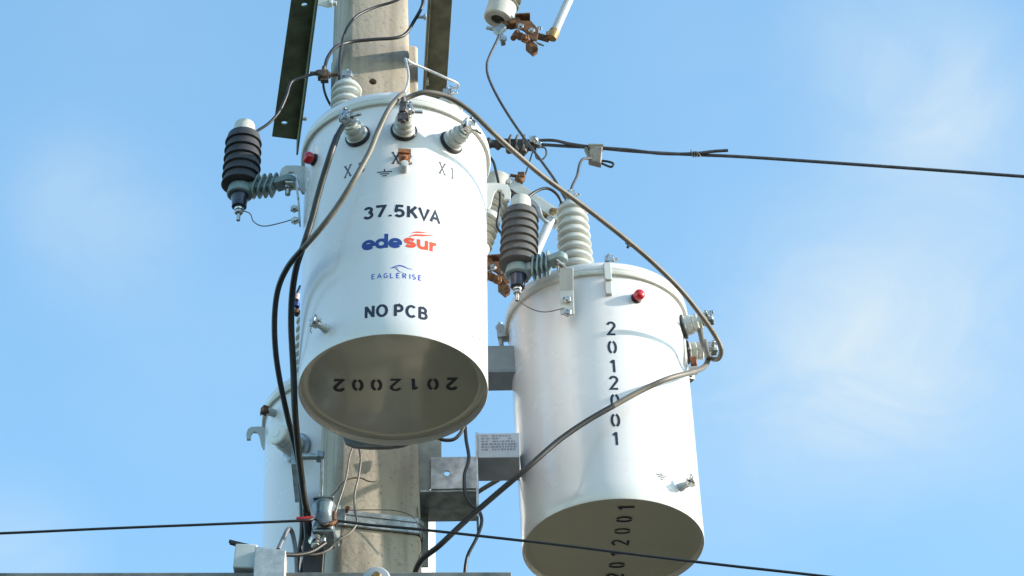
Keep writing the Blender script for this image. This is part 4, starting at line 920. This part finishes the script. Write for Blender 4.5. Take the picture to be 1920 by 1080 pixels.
# wires on the pole face
wire('ground_wire', [(664, 832), (655, 858), (650, 890), (642, 920), (632, 950), (626, 975)], [(0, 8.76), (5, 8.74)], .0028, [wirem], 'bare wire down the pole face, left one of the pair', 'wire')
wire('ground_wire', [(671, 830), (676, 860), (672, 895), (665, 925), (665, 955), (669, 980), (655, 1000), (635, 1012), (617, 1030), (595, 1039), (570, 1040), (540, 1038)], [(0, 8.76), (5, 8.74), (11, 8.68)], .0030, [wirem], 'bare wire down the pole face, right one, curling under the spool', 'wire')
wire('ground_wire', [(618, 932), (630, 922), (640, 908), (655, 898), (675, 896), (690, 902), (703, 903), (710, 899)], [(0, 8.75), (7, 8.775)], .0020, [wirem], 'thin brown wire curling sideways over the pole face', 'wire')
wire('ground_wire', [(640, 957), (700, 956), (745, 958), (775, 970), (785, 990), (790, 1010)], [(0, 8.77), (5, 8.80)], .0012, [linem], 'hair-thin wire along the top of the pole band', 'wire')
wire('ground_wire', [(783, 950), (785, 975), (792, 1000), (792, 1028), (786, 1045), (785, 1062)], [(0, 8.84), (5, 8.84)], .0010, [linem], 'hair-thin wire hanging right of the pole band', 'wire')

# bottom: connector on the crossarm, cover plate, grey hose
t = wedge('pale aluminium wedge connector at the bottom left above the crossarm', [(478, 1024), (536, 1031), (534, 1098), (474, 1098)], 8.58, .06, None)
mb = MB(); c0, c1 = W(440, 1050, 8.60), W(482, 1052, 8.60); mb.bar(c0, c1, .05, .073, V((0, 0, 1))); part('side_jaw', mb, galvp, t, bevel=.004)
mb = MB(); mb.tube([W(430, 1015, 8.60), W(450, 1020, 8.60), W(480, 1027, 8.60)], .0055, seg=8); mb.tube([W(432, 1018, 8.585), W(450, 1023, 8.585), W(480, 1030, 8.585)], .0055, seg=8); part('tail', mb, black, t)
mb = MB(); mb.tube([W(536, 1040, 8.60), W(560, 1040, 8.62), W(585, 1034, 8.64), W(610, 1018, 8.66)], .006, seg=10); part('lead', mb, black, t)
wire('cable', [(522, 1030), (532, 1008), (540, 993), (546, 995), (551, 1012), (555, 1040), (558, 1090)], [(0, 8.66), (6, 8.74)], .0062, [mat('grey_sheath', (.16, .18, .22), rough=.5, var=.1)], 'grey cable bent in a hairpin above the pale connector', 'cable', g1, seg=14)
t = thing('crossarm', 'grey crossarm running along the bottom edge of the picture', 'crossarm', W(700, 1090, 8.62))
mb = MB(); a = W(-300, 1115, 8.62); b = W(960, 1113, 8.62); mb.bar(a, b, .07, .09, V((0, 0, 1))); part('beam', mb, mat('grimy_galvanised', (.20, .195, .185), rough=.6, metal=.2, var=.25, vscale=8, bump=.0006, bscale=60), t, bevel=.003)
mb = MB(); c = W(706, 1088, 8.575); mb.lathe([(.036, 0), (.037, .003), (.033, .008), (.012, .010)], c, V((0, -1, -.1)), 40); w_ = part('washer', mb, mat('pale_washer', (.42, .43, .46), rough=.5, metal=.2, var=.08), t)
mb = MB(); mb.bolt(c+V((0, -.009, 0)), V((0, -1, 0)), .008, .012); part('bolt', mb, brass, t)
mb = MB(); mb.prism([(-.028, .06), (.028, .07), (.022, -.10), (-.03, -.10)], W(590, 1050, 8.74), V((1, 0, 0)), V((0, 0, 1)), .05); single('cable_cleat', mb, mat('black_plastic', (.014, .014, .015), rough=.5, var=.2, vscale=40, bump=.001, bscale=60), 'black cleat holding the cables left of the pole foot of the picture', 'cable cleat', bevel=.003)

# small taped spots
mb = MB(); mb.tube([W(1176, 452, 8.655), W(1184, 459, 8.665)], .0088, seg=12, sub=2); mb.cyl(W(1179, 458, 8.655), W(1177, 464, 8.650), .004, seg=8)
single('tape', mb, black, 'black tape nub halfway along the long grey-brown arching cable', 'tape')
t = thing('taped_connector', 'tiny connector with red, white and blue tape behind the two black cables', 'connector', W(556, 570, 9.36))
mb = MB(); mb.tube([W(553, 556, 9.36), W(559, 545, 9.36), W(563, 536, 9.36)], .004, seg=8); mb.tube([W(556, 592, 9.36), W(557, 580, 9.36), W(556, 566, 9.36), W(553, 556, 9.36)], .006, seg=10); part('lead', mb, bluecap, t)
mb = MB(); mb.tube([W(555, 562, 9.355), W(557, 552, 9.355)], .009, seg=10, sub=2); part('white_tape', mb, mat('pinkish_tape', (.6, .42, .45), rough=.6), t)
mb = MB(); mb.tube([W(556, 575, 9.355), W(557, 569, 9.355)], .009, seg=10, sub=2); part('blue_tape', mb, mat('blue_tape', (.02, .06, .35), rough=.6), t)
mb = MB(); mb.tube([W(556, 588, 9.355), W(557, 582, 9.355)], .010, seg=10, sub=2); part('rusty_clamp', mb, rust, t)
